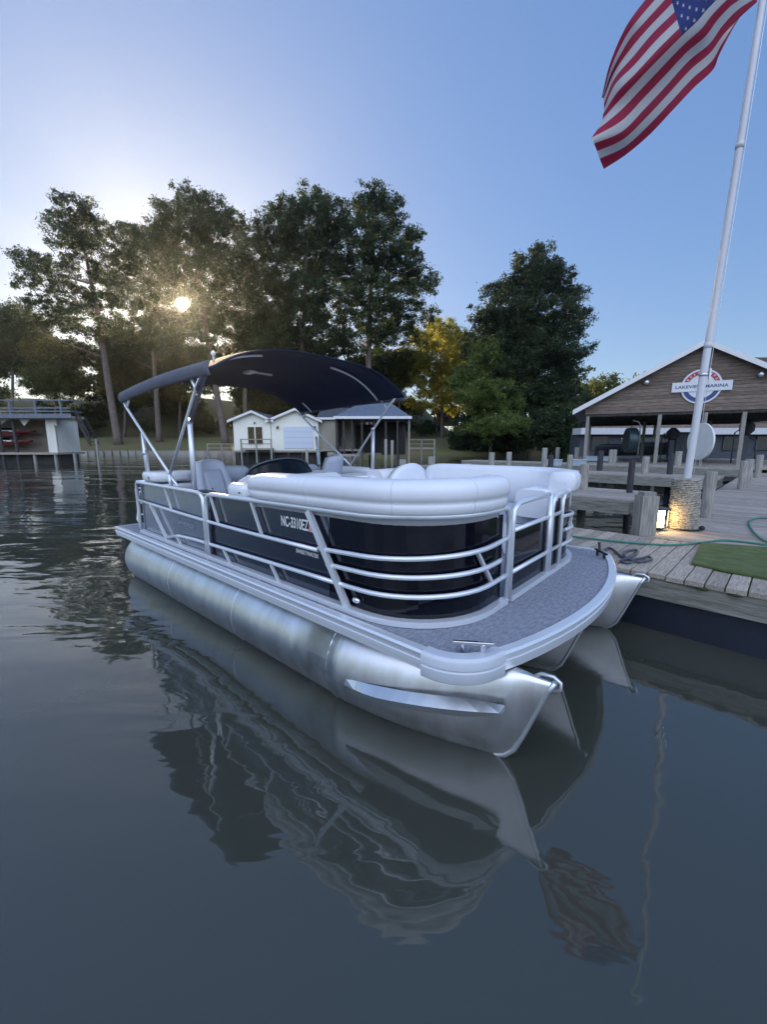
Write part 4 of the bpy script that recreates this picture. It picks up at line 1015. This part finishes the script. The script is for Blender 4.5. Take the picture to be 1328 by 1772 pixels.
q = Lb(); q.box(((x0 + xr) / 2, YL + DP / 2 + .2, (zf - .6) / 2), (xr - x0 - .2, DP - .4, zf + .3)); q.build('underfloor_shade', wood_d, lb)  # dark box standing in for the shade below the floor
for px in (-60, 8, 33, 62, 98, 131):
    P = PX(px, 780); q = Lb(); q.box((P.x, YL - .2, (zdk - 1.6) / 2 if px in (-60, 8, 33) else zf / 2 - .4), (.2, .2, zdk + 1.2 if px in (-60, 8, 33) else zf + .6)); q.build('piling', wood_d if px < 40 else pile_m, lb)
q = Lb()
a = PX(137, 726); c = PX(160, 770)
for k in range(9):
    t = k / 8; q.box((a.x + (c.x - a.x) * t, YL + .3, a.z + (c.z - a.z) * t), (.32, 1.1, .06))
q.beam((a.x, YL - .3, a.z + .1), (c.x, YL - .3, c.z + .1), .06, .28); q.beam((a.x, YL - .3, a.z + .9), (c.x, YL - .3, c.z + .9), .06, .12); q.beam((a.x, YL + .85, a.z + .1), (c.x, YL + .85, c.z + .1), .06, .28)
for t in (0., .5, 1.): q.box((a.x + (c.x - a.x) * t, YL - .3, a.z + (c.z - a.z) * t + .4), (.1, .1, 1.1))
q.build('staircase', wood_d, lb)
q = Lb(); P = PX(168, 775); q.box((P.x, YL, .6), (.16, .16, 3.4)); q.build('mooring_pile', pile_m, lb)
# speedboats hanging inside
for k, (px, py, lab) in enumerate(((18, 751, 'white and red speedboat on the upper lift inside the left boathouse'), (14, 768, 'white and red speedboat low on its lift, below the other one'))):
    P = PX(px, py, YL + 1.5)
    root = empty('speedboat', (P.x - .6, P.y, P.z - .35), R(4), lab, 'speedboat', 'speedboats in the left boathouse')
    def hull2(s_, t_):
        w_ = .95 * (1 - max(0, (s_ - .5) / .5) ** 2.4) + .02; a = t_ * 2 - 1
        return (-3 + 6 * s_, a * w_, .55 - .55 * (1 - abs(a) ** 2.5) * (1 - .7 * s_ ** 3) + .15 * s_ ** 2)
    q = MB(); q.grid(hull2, 16, 10); q.build('hull', mat('crimson_gelcoat', (.22, .02, .025), rough=.25, coat=.3), root, solid=.04)
    q = MB(); q.box((-.6, 0, .62), (4.3, 1.75, .16)); q.build('deck_top', fiber, root, bevel=.06)
    q = MB(); q.box((.2, 0, .82), (.1, 1.4, .28)); q.build('windscreen', glass_d, root)
# ------------------------------------------------------------------ WHITE BOATHOUSES (centre)
YW = 42.
def white_house(pxl, pxr, pxp, pyp, pye, name, label, garage, depth=7.):
    a = at(pxl, 777, YW); c = at(pxr, 777, YW); pk = at(pxp, pyp, YW); ez = at(pxl, pye, YW).z; zf = a.z
    ctr_ = (a.x + c.x) / 2; root = empty(name, (ctr_, YW, 0), 0, label, 'boathouse', 'twin white boathouses across the water')
    def q_(): return MB(off=(ctr_, YW, 0))
    wm_ = mat('white_lap_siding', (.88, .87, .76), rough=.6, var=.05, bump=.12, bscale=10, stretch=(.3, .3, 5))
    q = q_(); q.slab([(a.x, YW, zf - .2), (c.x, YW, zf - .2), (c.x, YW, ez), (pk.x, YW, pk.z), (a.x, YW, ez)], (0, .15, 0)); q.box((a.x + .07, YW + depth / 2 + .1, (zf + ez) / 2 - .1), (.14, depth, ez - zf + .2)); q.box((c.x - .07, YW + depth / 2 + .1, (zf + ez) / 2 - .1), (.14, depth, ez - zf + .2)); q.build('wall', wm_, root)
    for sd, ex in ((-1, a.x - .45), (1, c.x + .45)):
        dz = (pk.z - ez) / (pk.x - a.x) * .45 if sd < 0 else (pk.z - ez) / (c.x - pk.x) * .45
        P4 = [(ex, YW - .4, ez - dz + .05), (pk.x, YW - .4, pk.z + .05), (pk.x, YW + depth, pk.z + .05), (ex, YW + depth, ez - dz + .05)]
        q = q_(); q.slab(P4[::sd], (0, 0, .12)); q.build('roof', shingle, root)
        q = q_(); q.slab([(ex, YW - .43, ez - dz - .1), (pk.x, YW - .43, pk.z - .1), (pk.x, YW - .43, pk.z + .14), (ex, YW - .43, ez - dz + .14)], (0, .028, 0)); q.build('barge_board', white_p, root)
    if garage:
        l_, r_ = at(491, 738, YW), at(542, 776, YW)
        q = q_(); q.box(((l_.x + r_.x) / 2, YW - .04, (l_.z + r_.z) / 2), (r_.x - l_.x, .06, l_.z - r_.z)); d_ = q.build('garage_door', mat('white_door', (.62, .68, .78), rough=.4), root)
        q = q_()
        for k in range(1, 4): q.box(((l_.x + r_.x) / 2, YW - .075, r_.z + (l_.z - r_.z) * k / 4), (r_.x - l_.x, .01, .03))
        q.build('door_seam', mat('door_seam_grey', (.4, .44, .5)), d_)  # grey strips along the joints of the door
        for px in (481, 545):
            P = at(px, 740, YW); q = q_(); q.box((P.x, YW - .08, P.z), (.2, .14, .26)); q.build('wall_lantern', vinyl_d, root)
    else:
        l_, r_ = at(429, 739, YW), at(455, 769, YW)
        q = q_(); q.box(((l_.x + r_.x) / 2, YW - .03, (l_.z + r_.z) / 2), (r_.x - l_.x, .05, l_.z - r_.z)); d_ = q.build('glass_door', mat('painted_sunlit_glass', (.03, .025, .02), rough=.08, col2=(.09, .05, .012), vscale=2.6), root)  # orange second tone paints sunlight onto the panes
        q = q_(); q.box(((l_.x + r_.x) / 2, YW - .07, (l_.z + r_.z) / 2), (.12, .04, l_.z - r_.z)); q.build('door_frame', white_p, d_)
        P = at(441, 732, YW); q = q_(); q.box((P.x, YW - .06, P.z), (.14, .1, .16)); q.build('wall_lantern', vinyl_d, root)
    q = q_(); q.box((ctr_, YW + depth / 2, zf - .25), (c.x - a.x, depth, .18)); q.build('floor', woodB, root)
    q = q_(); q.box((ctr_, YW + depth / 2 + .3, (zf - .9) / 2), (c.x - a.x - .3, depth - .6, zf + .1)); q.build('underfloor_shade', wood_d, root)  # shade under the house, built as a dark block down to the water
    for fx in (.04, .35, .65, .96):
        for yy in (.1, 3.5): 
            q = q_(); q.box((a.x + (c.x - a.x) * fx, YW + yy, (zf - .3) / 2 - .6), (.22, .22, zf + .8)); q.build('piling', pile_k, root)
white_house(406, 470, 437, 713, 727, 'white_boathouse', 'small white boathouse with glass double door, left of its twin', False)
white_house(471, 552, 512, 709, 727, 'white_boathouse', 'white gabled boathouse with pale garage door', True, 7.4)
# side shed wall right of the garage boathouse
a, c = at(552, 725, YW + .6), at(612, 782, YW + .6)
q = MB(off=(a.x, YW, 0)); q.box(((a.x + c.x) / 2, YW + 2.2, (a.z + c.z) / 2), (c.x - a.x, 3.4, a.z - c.z)); root = tag(q.build('lean_to', mat('tan_boards', (.42, .39, .31), rough=.8, var=.2, vscale=2, bump=.2, bscale=8, stretch=(4, 4, .3)), loc=(a.x, YW, 0)), 'tan boarded lean-to between garage boathouse and hip roofed shed', 'shed')
q = MB(off=(a.x, YW, 0)); q.slab([(a.x - .2, YW + .2, a.z), (c.x + .3, YW + .2, a.z), (c.x + .3, YW + 4.2, a.z + 1.3), (a.x - .2, YW + 4.2, a.z + 1.3)], (0, 0, .12)); q.build('roof', shingle, root)
q = MB(off=(a.x, YW, 0)); q.box(((a.x + c.x) / 2, YW + .17, a.z + .02), (c.x - a.x + .5, .04, .22)); q.build('fascia', white_p, root)
# hip roofed open boat shed
YH = 38.
l_, r_ = at(578, 721, YH), at(712, 721, YH); pk = at(652, 686, YH + 4.5)
hs = empty('hip_roof_shed', ((l_.x + r_.x) / 2, YH, 0), 0, 'open boat shed with slate blue hip roof on dark posts', 'boat shed')
def H_(): return MB(off=((l_.x + r_.x) / 2, YH, 0))
ez = l_.z; bk = YH + 9
q = H_(); e0, e1, e2, e3 = (l_.x, YH, ez), (r_.x, YH, ez), (r_.x, bk, ez), (l_.x, bk, ez); k0, k1 = (pk.x - .4, YH + 4.5, pk.z), (pk.x + .4, YH + 4.5, pk.z)
q.add([e0, e1, e2, e3, k0, k1], [(0, 1, 5, 4), (1, 2, 5), (2, 3, 4, 5), (3, 0, 4), (3, 2, 1, 0)]); q.build('roof', mat('slate_blue_shingle', (.13, .16, .21), rough=.8, var=.25, vscale=3, bump=.3, bscale=8), hs)
q = H_(); q.box(((l_.x + r_.x) / 2, YH - .03, ez - .08), (r_.x - l_.x + .1, .06, .24)); q.box((r_.x + .03, YH + 4.5, ez - .08), (.06, 9.1, .24)); q.build('fascia', white_p, hs)
for px in (583, 596, 610, 627, 648, 668, 688, 708):
    P = at(px, 780, YH + .4); q = H_(); q.box((P.x, YH + .4, (ez - 1.4) / 2), (.16, .16, ez + 1.2)); q.build('post', wood_d if px < 705 else pile_m, hs)
for px in (590, 640, 690):
    P = at(px, 780, YH + 8.4); q = H_(); q.box((P.x, YH + 8.4, (ez - 1.4) / 2), (.18, .18, ez + 1.2)); q.build('post', wood_d, hs)
q = H_(); q.box(((l_.x + r_.x) / 2 - 1.3, YH + 6.5, .75), (r_.x - l_.x - 3.0, 3.5, .2)); q.box((l_.x + 1.2, YH + 4.5, .75), (2.2, 8.5, .2)); q.build('deck_floor', woodB, hs)
q = H_(); q.box((l_.x + 2.6, YH + 7.5, 2.3), (5.2, .1, 3.2)); q.box((pk.x + 1.4, YH + 8.7, 2.4), (3.6, .1, 3.6)); q.box((l_.x + .15, YH + 5, 2.4), (.1, 7, 3.6)); q.build('back_wall', wood_d, hs)
# small railed docks on the far shore
def small_dock(pxl, pxr, py, Y, lab, rail=True, steps=False):
    a, c = at(pxl, py, Y), at(pxr, py, Y); z = max(.5, a.z); root = empty('shore_dock', ((a.x + c.x) / 2, Y, 0), 0, lab, 'dock', 'small docks along the far shore')
    def q_(): return MB(off=((a.x + c.x) / 2, Y, 0))
    q = q_(); q.box(((a.x + c.x) / 2, Y + 1.2, z), (c.x - a.x, 2.4, .18)); q.build('planking', woodB, root)
    n = max(2, int((c.x - a.x) / 1.7)); q = q_()
    for i in range(n + 1):
        x = a.x + (c.x - a.x) * i / n; q.box((x, Y, (z + (1.0 if rail else .35) - 1.2) / 2), (.14, .14, z + (1.0 if rail else .35) + 1.2))
    q.build('pilings', pile_m, root)
    if rail:
        q = q_(); q.box(((a.x + c.x) / 2, Y, z + .95), (c.x - a.x, .08, .1)); q.box(((a.x + c.x) / 2, Y, z + .5), (c.x - a.x, .06, .08)); q.build('railing', pile_m, root)
small_dock(360, 408, 783, 46, 'low grey railed dock left of the white boathouses')
small_dock(418, 470, 777, 41, 'grey railed porch dock in front of the glass doors')
small_dock(553, 625, 779, 40, 'pale low dock in front of the tan lean-to', False)
small_dock(708, 752, 776, 46, 'pale railed dock right of the hip roofed shed')
for i, (px, yt, yb, lab) in enumerate(((668, 760, 806, 'pale mooring pole under the hip roofed shed'), (679, 762, 806, 'brown mooring pole beside the pale one under the hip roofed shed'), (531, 778, 806, 'short mooring pole before the garage boathouse'))):
    P = at(px, yt, 34.); q = MB(); q.tube([(0, 0, -1), (0, 0, P.z)], .12, 8); tag(q.build('mooring_pole', pile_m, loc=(P.x, 34., 0)), lab, 'pole', 'mooring poles near the far boathouses')
# bulkhead along the lawn, and cabin on the far shore
q = MB()
for i in range(46):
    x = -62 + i * 1.25; y = SHORE - .35 + 1.2 * math.sin(x * .11) + .8 * math.sin(x * .27 + 1); q.box((x, y, .1), (1.2, .2, 1.1))
tag(q.build('seawall', pile_m, loc=(0, 0, 0)), 'low timber seawall along the lawn on the far shore', 'seawall')
CY = 100.; P = at(775, 738, CY)
cb = empty('lake_cabin', (P.x, CY, 0), 0, 'small brown cabin with dark roof between hip roofed shed and the big tree', 'cabin')
zc0 = at(775, 736, CY).z; zc1 = at(775, 716, CY).z; zc2 = at(775, 703, CY + 2.5).z; cw = 26 / FPX * CY
q = MB(); q.box((0, 2.5, (zc0 + zc1) / 2), (cw * 1.5, 5, zc1 - zc0)); q.build('wall', wood('dark_brown_siding', (.10, .07, .055), (.06, .045, .04), (1, 1, 6), vs=2), cb)
q = MB(); q.slab([(-cw, -.4, zc1), (cw, -.4, zc1), (cw * .7, 2.5, zc2), (-cw * .7, 2.5, zc2)], (0, 0, .15)); q.slab([(-cw * .7, 2.5, zc2), (cw * .7, 2.5, zc2), (cw, 5.4, zc1), (-cw, 5.4, zc1)], (0, 0, .15)); q.build('roof', shingle, cb)
for x in (-cw * .7, 0, cw * .7):
    q = MB(); q.box((x, -.2, zc0 - 1), (.2, .2, 2.2)); q.build('stilt', pile_m, cb)
q = MB(); q.box((-.6, -.03, (zc0 + zc1) / 2), (1.4, .06, 1.1)); q.build('window', mat('office_window', (.03, .035, .045)), cb)

# ------------------------------------------------------------------ TREES
SUNV = np.array(SUN_DIR); CAMP = np.array([0, 0, CAM_H])
def leaves(blobs, size, dens, sub=.9, elong=1.6, hollow=.35, flat=.75):
    """blobs: (centre(3), radii(3)); returns leaf quads scattered in clumps"""
    VV = []
    for c, r in blobs:
        c = np.array(c, float); r = np.array(r, float)
        area = math.pi * r[0] * r[2]
        ns = max(6, int(area * 1.6 * dens / (sub * sub)))
        d = rng.normal(size=(ns, 3)); d /= np.linalg.norm(d, axis=1)[:, None]
        rad = rng.uniform(hollow, 1, ns) ** .6
        cc = c + d * rad[:, None] * r * (1 + .18 * rng.normal(size=(ns, 1)))
        per = int(52 * (sub / .9) ** 2 * (.36 / size) ** 1.4); n = ns * per
        ci = np.repeat(cc, per, 0); sr = sub * rng.uniform(.55, 1.25, ns).repeat(per)
        off = rng.normal(size=(n, 3)) * .48 * sr[:, None]; off[:, 2] *= flat
        P = ci + off
        # keep the gap through which the sun shows
        q = P - CAMP; dist = np.linalg.norm(q, axis=1); ang = np.degrees(np.arccos(np.clip((q @ SUNV) / dist, -1, 1)))
        lim = .68 + .10 * np.sin(np.arctan2(q[:, 2] - dist * SUNV[2], q[:, 0] - dist * SUNV[0]) * 3 + 1)
        P = P[ang > lim]; n = len(P)
        a = rng.normal(size=(n, 3)); a /= np.linalg.norm(a, axis=1)[:, None]
        b_ = rng.normal(size=(n, 3)); b_ -= a * (a * b_).sum(1)[:, None]; b_ /= np.linalg.norm(b_, axis=1)[:, None]
        s = size * rng.uniform(.6, 1.3, n)[:, None]
        a = a * s * elong / 2; b_ = b_ * s / elong
        VV.append(np.stack([P - a, P + b_ * .5, P + a, P - b_ * .5], 1).reshape(-1, 3))
    V = np.concatenate(VV); F = np.arange(len(V)).reshape(-1, 4)
    return V, F
def tree(name, label, cat, base, trunk_pts, tr, blobs, leaf, size=.29, dens=1., sub=.95, group=None, limbs=True, trunk_mat=bark, flat=.72, hollow=.35):
    """trunk_pts: world points bottom->top; blobs world"""
    root = empty(name, base, 0, label, cat, group); o = np.array(base)
    q = MB(off=tuple(base)); n = len(trunk_pts)
    # interpolate the trunk
    tp = smooth_path([Vector(p_) for p_ in trunk_pts], 5); m_ = len(tp)
    rs = [tr * (1 - .82 * i / (m_ - 1)) * (1.25 if i == 0 else 1) for i in range(m_)]
    q.tube(tp, rs, 10)
    q.build('trunk', trunk_mat, root)
    if limbs:
        q = MB(off=tuple(base))
        for c, r in blobs:
            c = Vector(c); zt = c.z - .35 * (abs(c.x - tp[m_ // 2].x) + r[0] * .4)
            j = min(range(m_), key=lambda i: abs(tp[i].z - zt)); s0 = tp[j]; rr_ = min(rs[j] * .5, .16)
            mid = (s0 + c) / 2 + Vector((0, 0, -.3)); q.tube([s0, mid, c], [rr_, rr_ * .6, .025], 6)
            for k in range(4):
                e_ = c + Vector((rng.uniform(-1, 1) * r[0], rng.uniform(-1, 1) * r[1], rng.uniform(-.4, 1) * r[2])) * .8
                q.tube([mid.lerp(c, .5), e_], [rr_ * .35, .015], 5)
        q.build('limbs', trunk_mat, root)
    V, F = leaves(blobs, size, dens, sub, flat=flat, hollow=hollow)
    raw('crown', V - o, F, leaf, root)
    return root
def PB(l, Y, jit=3.):
    """pixel blobs (cx,cy,rx,ry) at distance Y -> world ellipsoids"""
    out = []
    for cx, cy, rx, ry in l:
        y = Y + rng.uniform(-jit, jit); c = at(cx, cy, y); k = y / FPX
        out.append(((c.x, y, c.z), (rx * k, max(rx, ry) * k * .9, ry * k)))
    return out
def TP(l, Y): return [at(x, y, Y) for x, y in l]
def gz(x, y): return ground_h(x, y)
YT = 82.
def pine(label, trunk_px, blobs, tr=.5, Y=YT, leaf=pine_leaf, **k):
    tp = TP(trunk_px, Y); g0 = gz(tp[0].x, Y); tp[0].z = min(tp[0].z, g0) - .2
    return tree('pine_tree', label, 'pine tree', (tp[0].x, Y, g0), tp, tr, PB(blobs, Y), leaf, group='tall pines on the lawn', **k)
pine('tall leaning pine at left with layered open branches', [(204, 757), (187, 660), (172, 560), (150, 450), (130, 370)],
     [(128, 365, 38, 20), (105, 385, 30, 14), (150, 395, 36, 22), (118, 415, 40, 18), (165, 430, 30, 16), (60, 452, 36, 13), (40, 490, 22, 8), (85, 478, 34, 12), (140, 460, 40, 16), (180, 480, 30, 16), (60, 458, 30, 10),
      (120, 510, 40, 20), (175, 520, 36, 18), (80, 540, 46, 22), (150, 560, 46, 24), (40, 560, 40, 26)], tr=.75, dens=.85)
pine('pine standing between the leaning pine and the sun', [(275, 755), (268, 640), (262, 520), (255, 430)],
     [(215, 410, 26, 20), (240, 430, 34, 22), (262, 410, 26, 20), (215, 460, 34, 22), (265, 470, 36, 26), (225, 510, 40, 26), (275, 530, 34, 24), (240, 565, 44, 26), (290, 590, 30, 22), (215, 610, 36, 22)], tr=.6, Y=86)
pine('pine with the sun shining through its branches', [(390, 752), (372, 660), (352, 540), (338, 420), (332, 345)],
     [(330, 350, 36, 18), (290, 368, 24, 16), (370, 368, 38, 20), (400, 385, 20, 16), (325, 385, 50, 22), (290, 410, 32, 20), (370, 410, 44, 24), (330, 430, 50, 24), (300, 460, 38, 22), (385, 450, 38, 26), (345, 480, 48, 26), (400, 500, 34, 26), (310, 500, 36, 20), (360, 545, 40, 26), (400, 560, 34, 28), (270, 560, 30, 22), (330, 590, 50, 24)], tr=.7, dens=1.0)
pine('dark pine right of the sun, a little lower than its neighbours', [(425, 752), (424, 640), (430, 520), (432, 430)],
     [(432, 405, 22, 18), (440, 440, 30, 24), (425, 475, 34, 28), (455, 500, 34, 28), (430, 540, 38, 30), (470, 560, 34, 28), (440, 595, 44, 26)], tr=.55, Y=88)
pine('broad dense pine above the middle of the canopy', [(520, 752), (522, 640), (528, 500), (536, 360)],
     [(540, 352, 30, 18), (500, 368, 34, 20), (570, 372, 34, 22), (475, 390, 30, 22), (530, 392, 50, 24), (590, 400, 26, 24), (480, 425, 44, 26), (545, 430, 50, 28), (500, 465, 50, 28), (570, 470, 42, 30), (530, 505, 54, 30), (480, 520, 40, 28), (575, 530, 44, 30), (520, 555, 56, 30), (560, 590, 50, 28), (480, 595, 46, 26)], tr=.75, dens=1.05, leaf=pine_leaf)
pine('tallest pine, topmost of the group, with ragged right side', [(640, 752), (638, 640), (642, 500), (650, 340)],
     [(648, 340, 32, 16), (625, 358, 24, 16), (675, 352, 20, 14), (655, 375, 40, 20), (630, 405, 40, 24), (690, 402, 28, 16), (715, 412, 18, 12), (660, 430, 48, 24), (700, 445, 30, 20), (625, 460, 40, 26), (680, 475, 50, 24), (720, 485, 34, 14), (740, 492, 18, 10), (640, 505, 48, 28), (700, 520, 36, 24), (650, 550, 52, 30), (690, 575, 40, 28), (620, 590, 48, 28), (735, 545, 22, 10)], tr=.8, dens=.95)
# big tree on the right
def big(label, name, cat, trunk_px, blobs, Y, tr, leaf, group=None, **k):
    tp = TP(trunk_px, Y); g0 = gz(tp[0].x, Y); tp[0].z = g0 - .3
    return tree(name, label, cat, (tp[0].x, Y, g0), tp, tr, PB(blobs, Y, k.pop('jit', 3.)), leaf, group=group, **k)
big('big dark conical tree right of the canopy, sunlit on its left edge', 'conifer_tree', 'tree', [(905, 765), (910, 640), (925, 520), (935, 440)],
    [(933, 440, 22, 14), (915, 458, 30, 16), (955, 462, 26, 16), (935, 480, 44, 18), (895, 490, 26, 16), (970, 490, 26, 16), (860, 505, 26, 14), (920, 510, 50, 20), (985, 515, 26, 16), (870, 535, 44, 20), (945, 540, 54, 22), (1000, 545, 24, 14), (850, 560, 36, 20), (905, 570, 54, 24), (975, 575, 44, 20), (850, 595, 44, 24), (930, 605, 56, 24), (985, 610, 34, 18), (880, 635, 54, 26), (950, 645, 50, 26), (900, 675, 60, 28), (960, 690, 44, 30), (920, 720, 56, 30)], 78, .7, dark_leaf, dens=1.25)
big('golden leaved tree left of the big conical tree', 'golden_tree', 'tree', [(765, 752), (765, 680), (762, 600)],
    [(765, 570, 30, 16), (735, 585, 26, 18), (790, 590, 26, 20), (750, 615, 38, 22), (785, 630, 36, 26), (730, 645, 28, 26), (765, 665, 40, 28), (740, 695, 34, 22), (790, 695, 30, 22)], 92, .4, gold_leaf, dens=.9)
big('feathery light green cypress in front of the big conical tree', 'cypress_tree', 'tree', [(850, 765), (852, 690), (850, 600)],
    [(845, 610, 26, 20), (825, 640, 34, 24), (860, 650, 34, 26), (830, 680, 40, 26), (870, 690, 38, 26), (850, 715, 46, 24), (800, 660, 26, 24), (850, 738, 46, 18), (820, 742, 30, 14), (885, 735, 34, 18)], 75, .35, cyp_leaf, dens=1.1)
for i, (px, py, rx, ry, Y, lab) in enumerate(((815, 745, 34, 30, 76, 'dark round bush beside the lake cabin'), (880, 755, 36, 24, 75.5, 'low dark bush under the feathery cypress'), (945, 750, 34, 30, 75, 'dark bush at the foot of the big conical tree'), (968, 742, 44, 42, 66, 'dark leafy bush touching the left end of the shed'))):
    P = at(px, 775, Y)
    tree('shore_bush', lab, 'bush', (P.x, Y, gz(P.x, Y)), [(P.x, Y, gz(P.x, Y) - .2), (P.x, Y, gz(P.x, Y) + 1.5), (P.x + .2, Y, gz(P.x, Y) + 3)], .12, PB([(px, py, rx, ry), (px - rx * .4, py + 10, rx * .7, ry * .7), (px + rx * .4, py + 12, rx * .7, ry * .7)], Y, 1.), dark_leaf, dens=1.5, group='dark bushes on the right shore', limbs=False)
# mid-storey trees behind the lawn
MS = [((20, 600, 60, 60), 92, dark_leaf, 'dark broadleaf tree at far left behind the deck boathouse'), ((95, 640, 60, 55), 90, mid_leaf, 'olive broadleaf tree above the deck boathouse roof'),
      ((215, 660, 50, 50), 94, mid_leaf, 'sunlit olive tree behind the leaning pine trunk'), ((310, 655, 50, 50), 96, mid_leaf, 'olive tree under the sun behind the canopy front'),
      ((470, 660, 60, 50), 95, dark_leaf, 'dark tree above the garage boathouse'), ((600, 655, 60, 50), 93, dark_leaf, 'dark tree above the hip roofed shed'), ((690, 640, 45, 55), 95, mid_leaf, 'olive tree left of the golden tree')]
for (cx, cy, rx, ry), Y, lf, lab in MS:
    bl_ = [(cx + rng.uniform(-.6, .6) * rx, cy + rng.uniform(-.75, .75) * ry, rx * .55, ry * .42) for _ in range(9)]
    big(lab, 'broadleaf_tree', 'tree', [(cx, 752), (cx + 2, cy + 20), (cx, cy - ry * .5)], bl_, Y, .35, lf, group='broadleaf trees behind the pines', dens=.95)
# the wood behind: one mass
bl_ = []
for k in range(150):
    cx = rng.uniform(-330, 1000); top = 560 + 40 * math.sin(cx * .013) + (40 if cx > 690 else 0) + (35 if cx < 0 else 0)
    cy = rng.uniform(top, 752); bl_ += PB([(cx, cy, 30, 20)], 104, 5.)
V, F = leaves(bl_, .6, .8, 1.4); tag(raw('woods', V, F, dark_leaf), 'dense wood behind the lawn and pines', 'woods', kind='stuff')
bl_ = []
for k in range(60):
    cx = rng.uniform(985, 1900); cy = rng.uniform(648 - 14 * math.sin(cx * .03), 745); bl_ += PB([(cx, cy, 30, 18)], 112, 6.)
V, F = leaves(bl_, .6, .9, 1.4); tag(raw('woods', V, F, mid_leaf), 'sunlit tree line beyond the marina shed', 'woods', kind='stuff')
# undergrowth on the left bank
bl_ = []
for k in range(26):
    cx = rng.uniform(-300, 760); bl_ += PB([(cx, rng.uniform(728, 748), 22, 9)], 93, 3.)
V, F = leaves(bl_, .4, 1., .9); tag(raw('undergrowth', V, F, dark_leaf), 'dark undergrowth along the back of the lawn', 'undergrowth', kind='stuff')

# ------------------------------------------------------------------ evening haze in the air
hm = bpy.data.materials.new('haze'); hm.use_nodes = True; _t = hm.node_tree; _t.nodes.remove(_t.nodes["Principled BSDF"])
pv = _t.nodes.new("ShaderNodeVolumePrincipled"); pv.inputs["Density"].default_value = .00019; pv.inputs["Color"].default_value = (.86, .92, 1, 1); pv.inputs["Anisotropy"].default_value = .84
_t.links.new(pv.outputs[0], _t.nodes["Material Output"].inputs["Volume"])
tag(MB().box((0, 60, 30), (400, 300, 66.5)).build('haze', hm), kind='stuff')
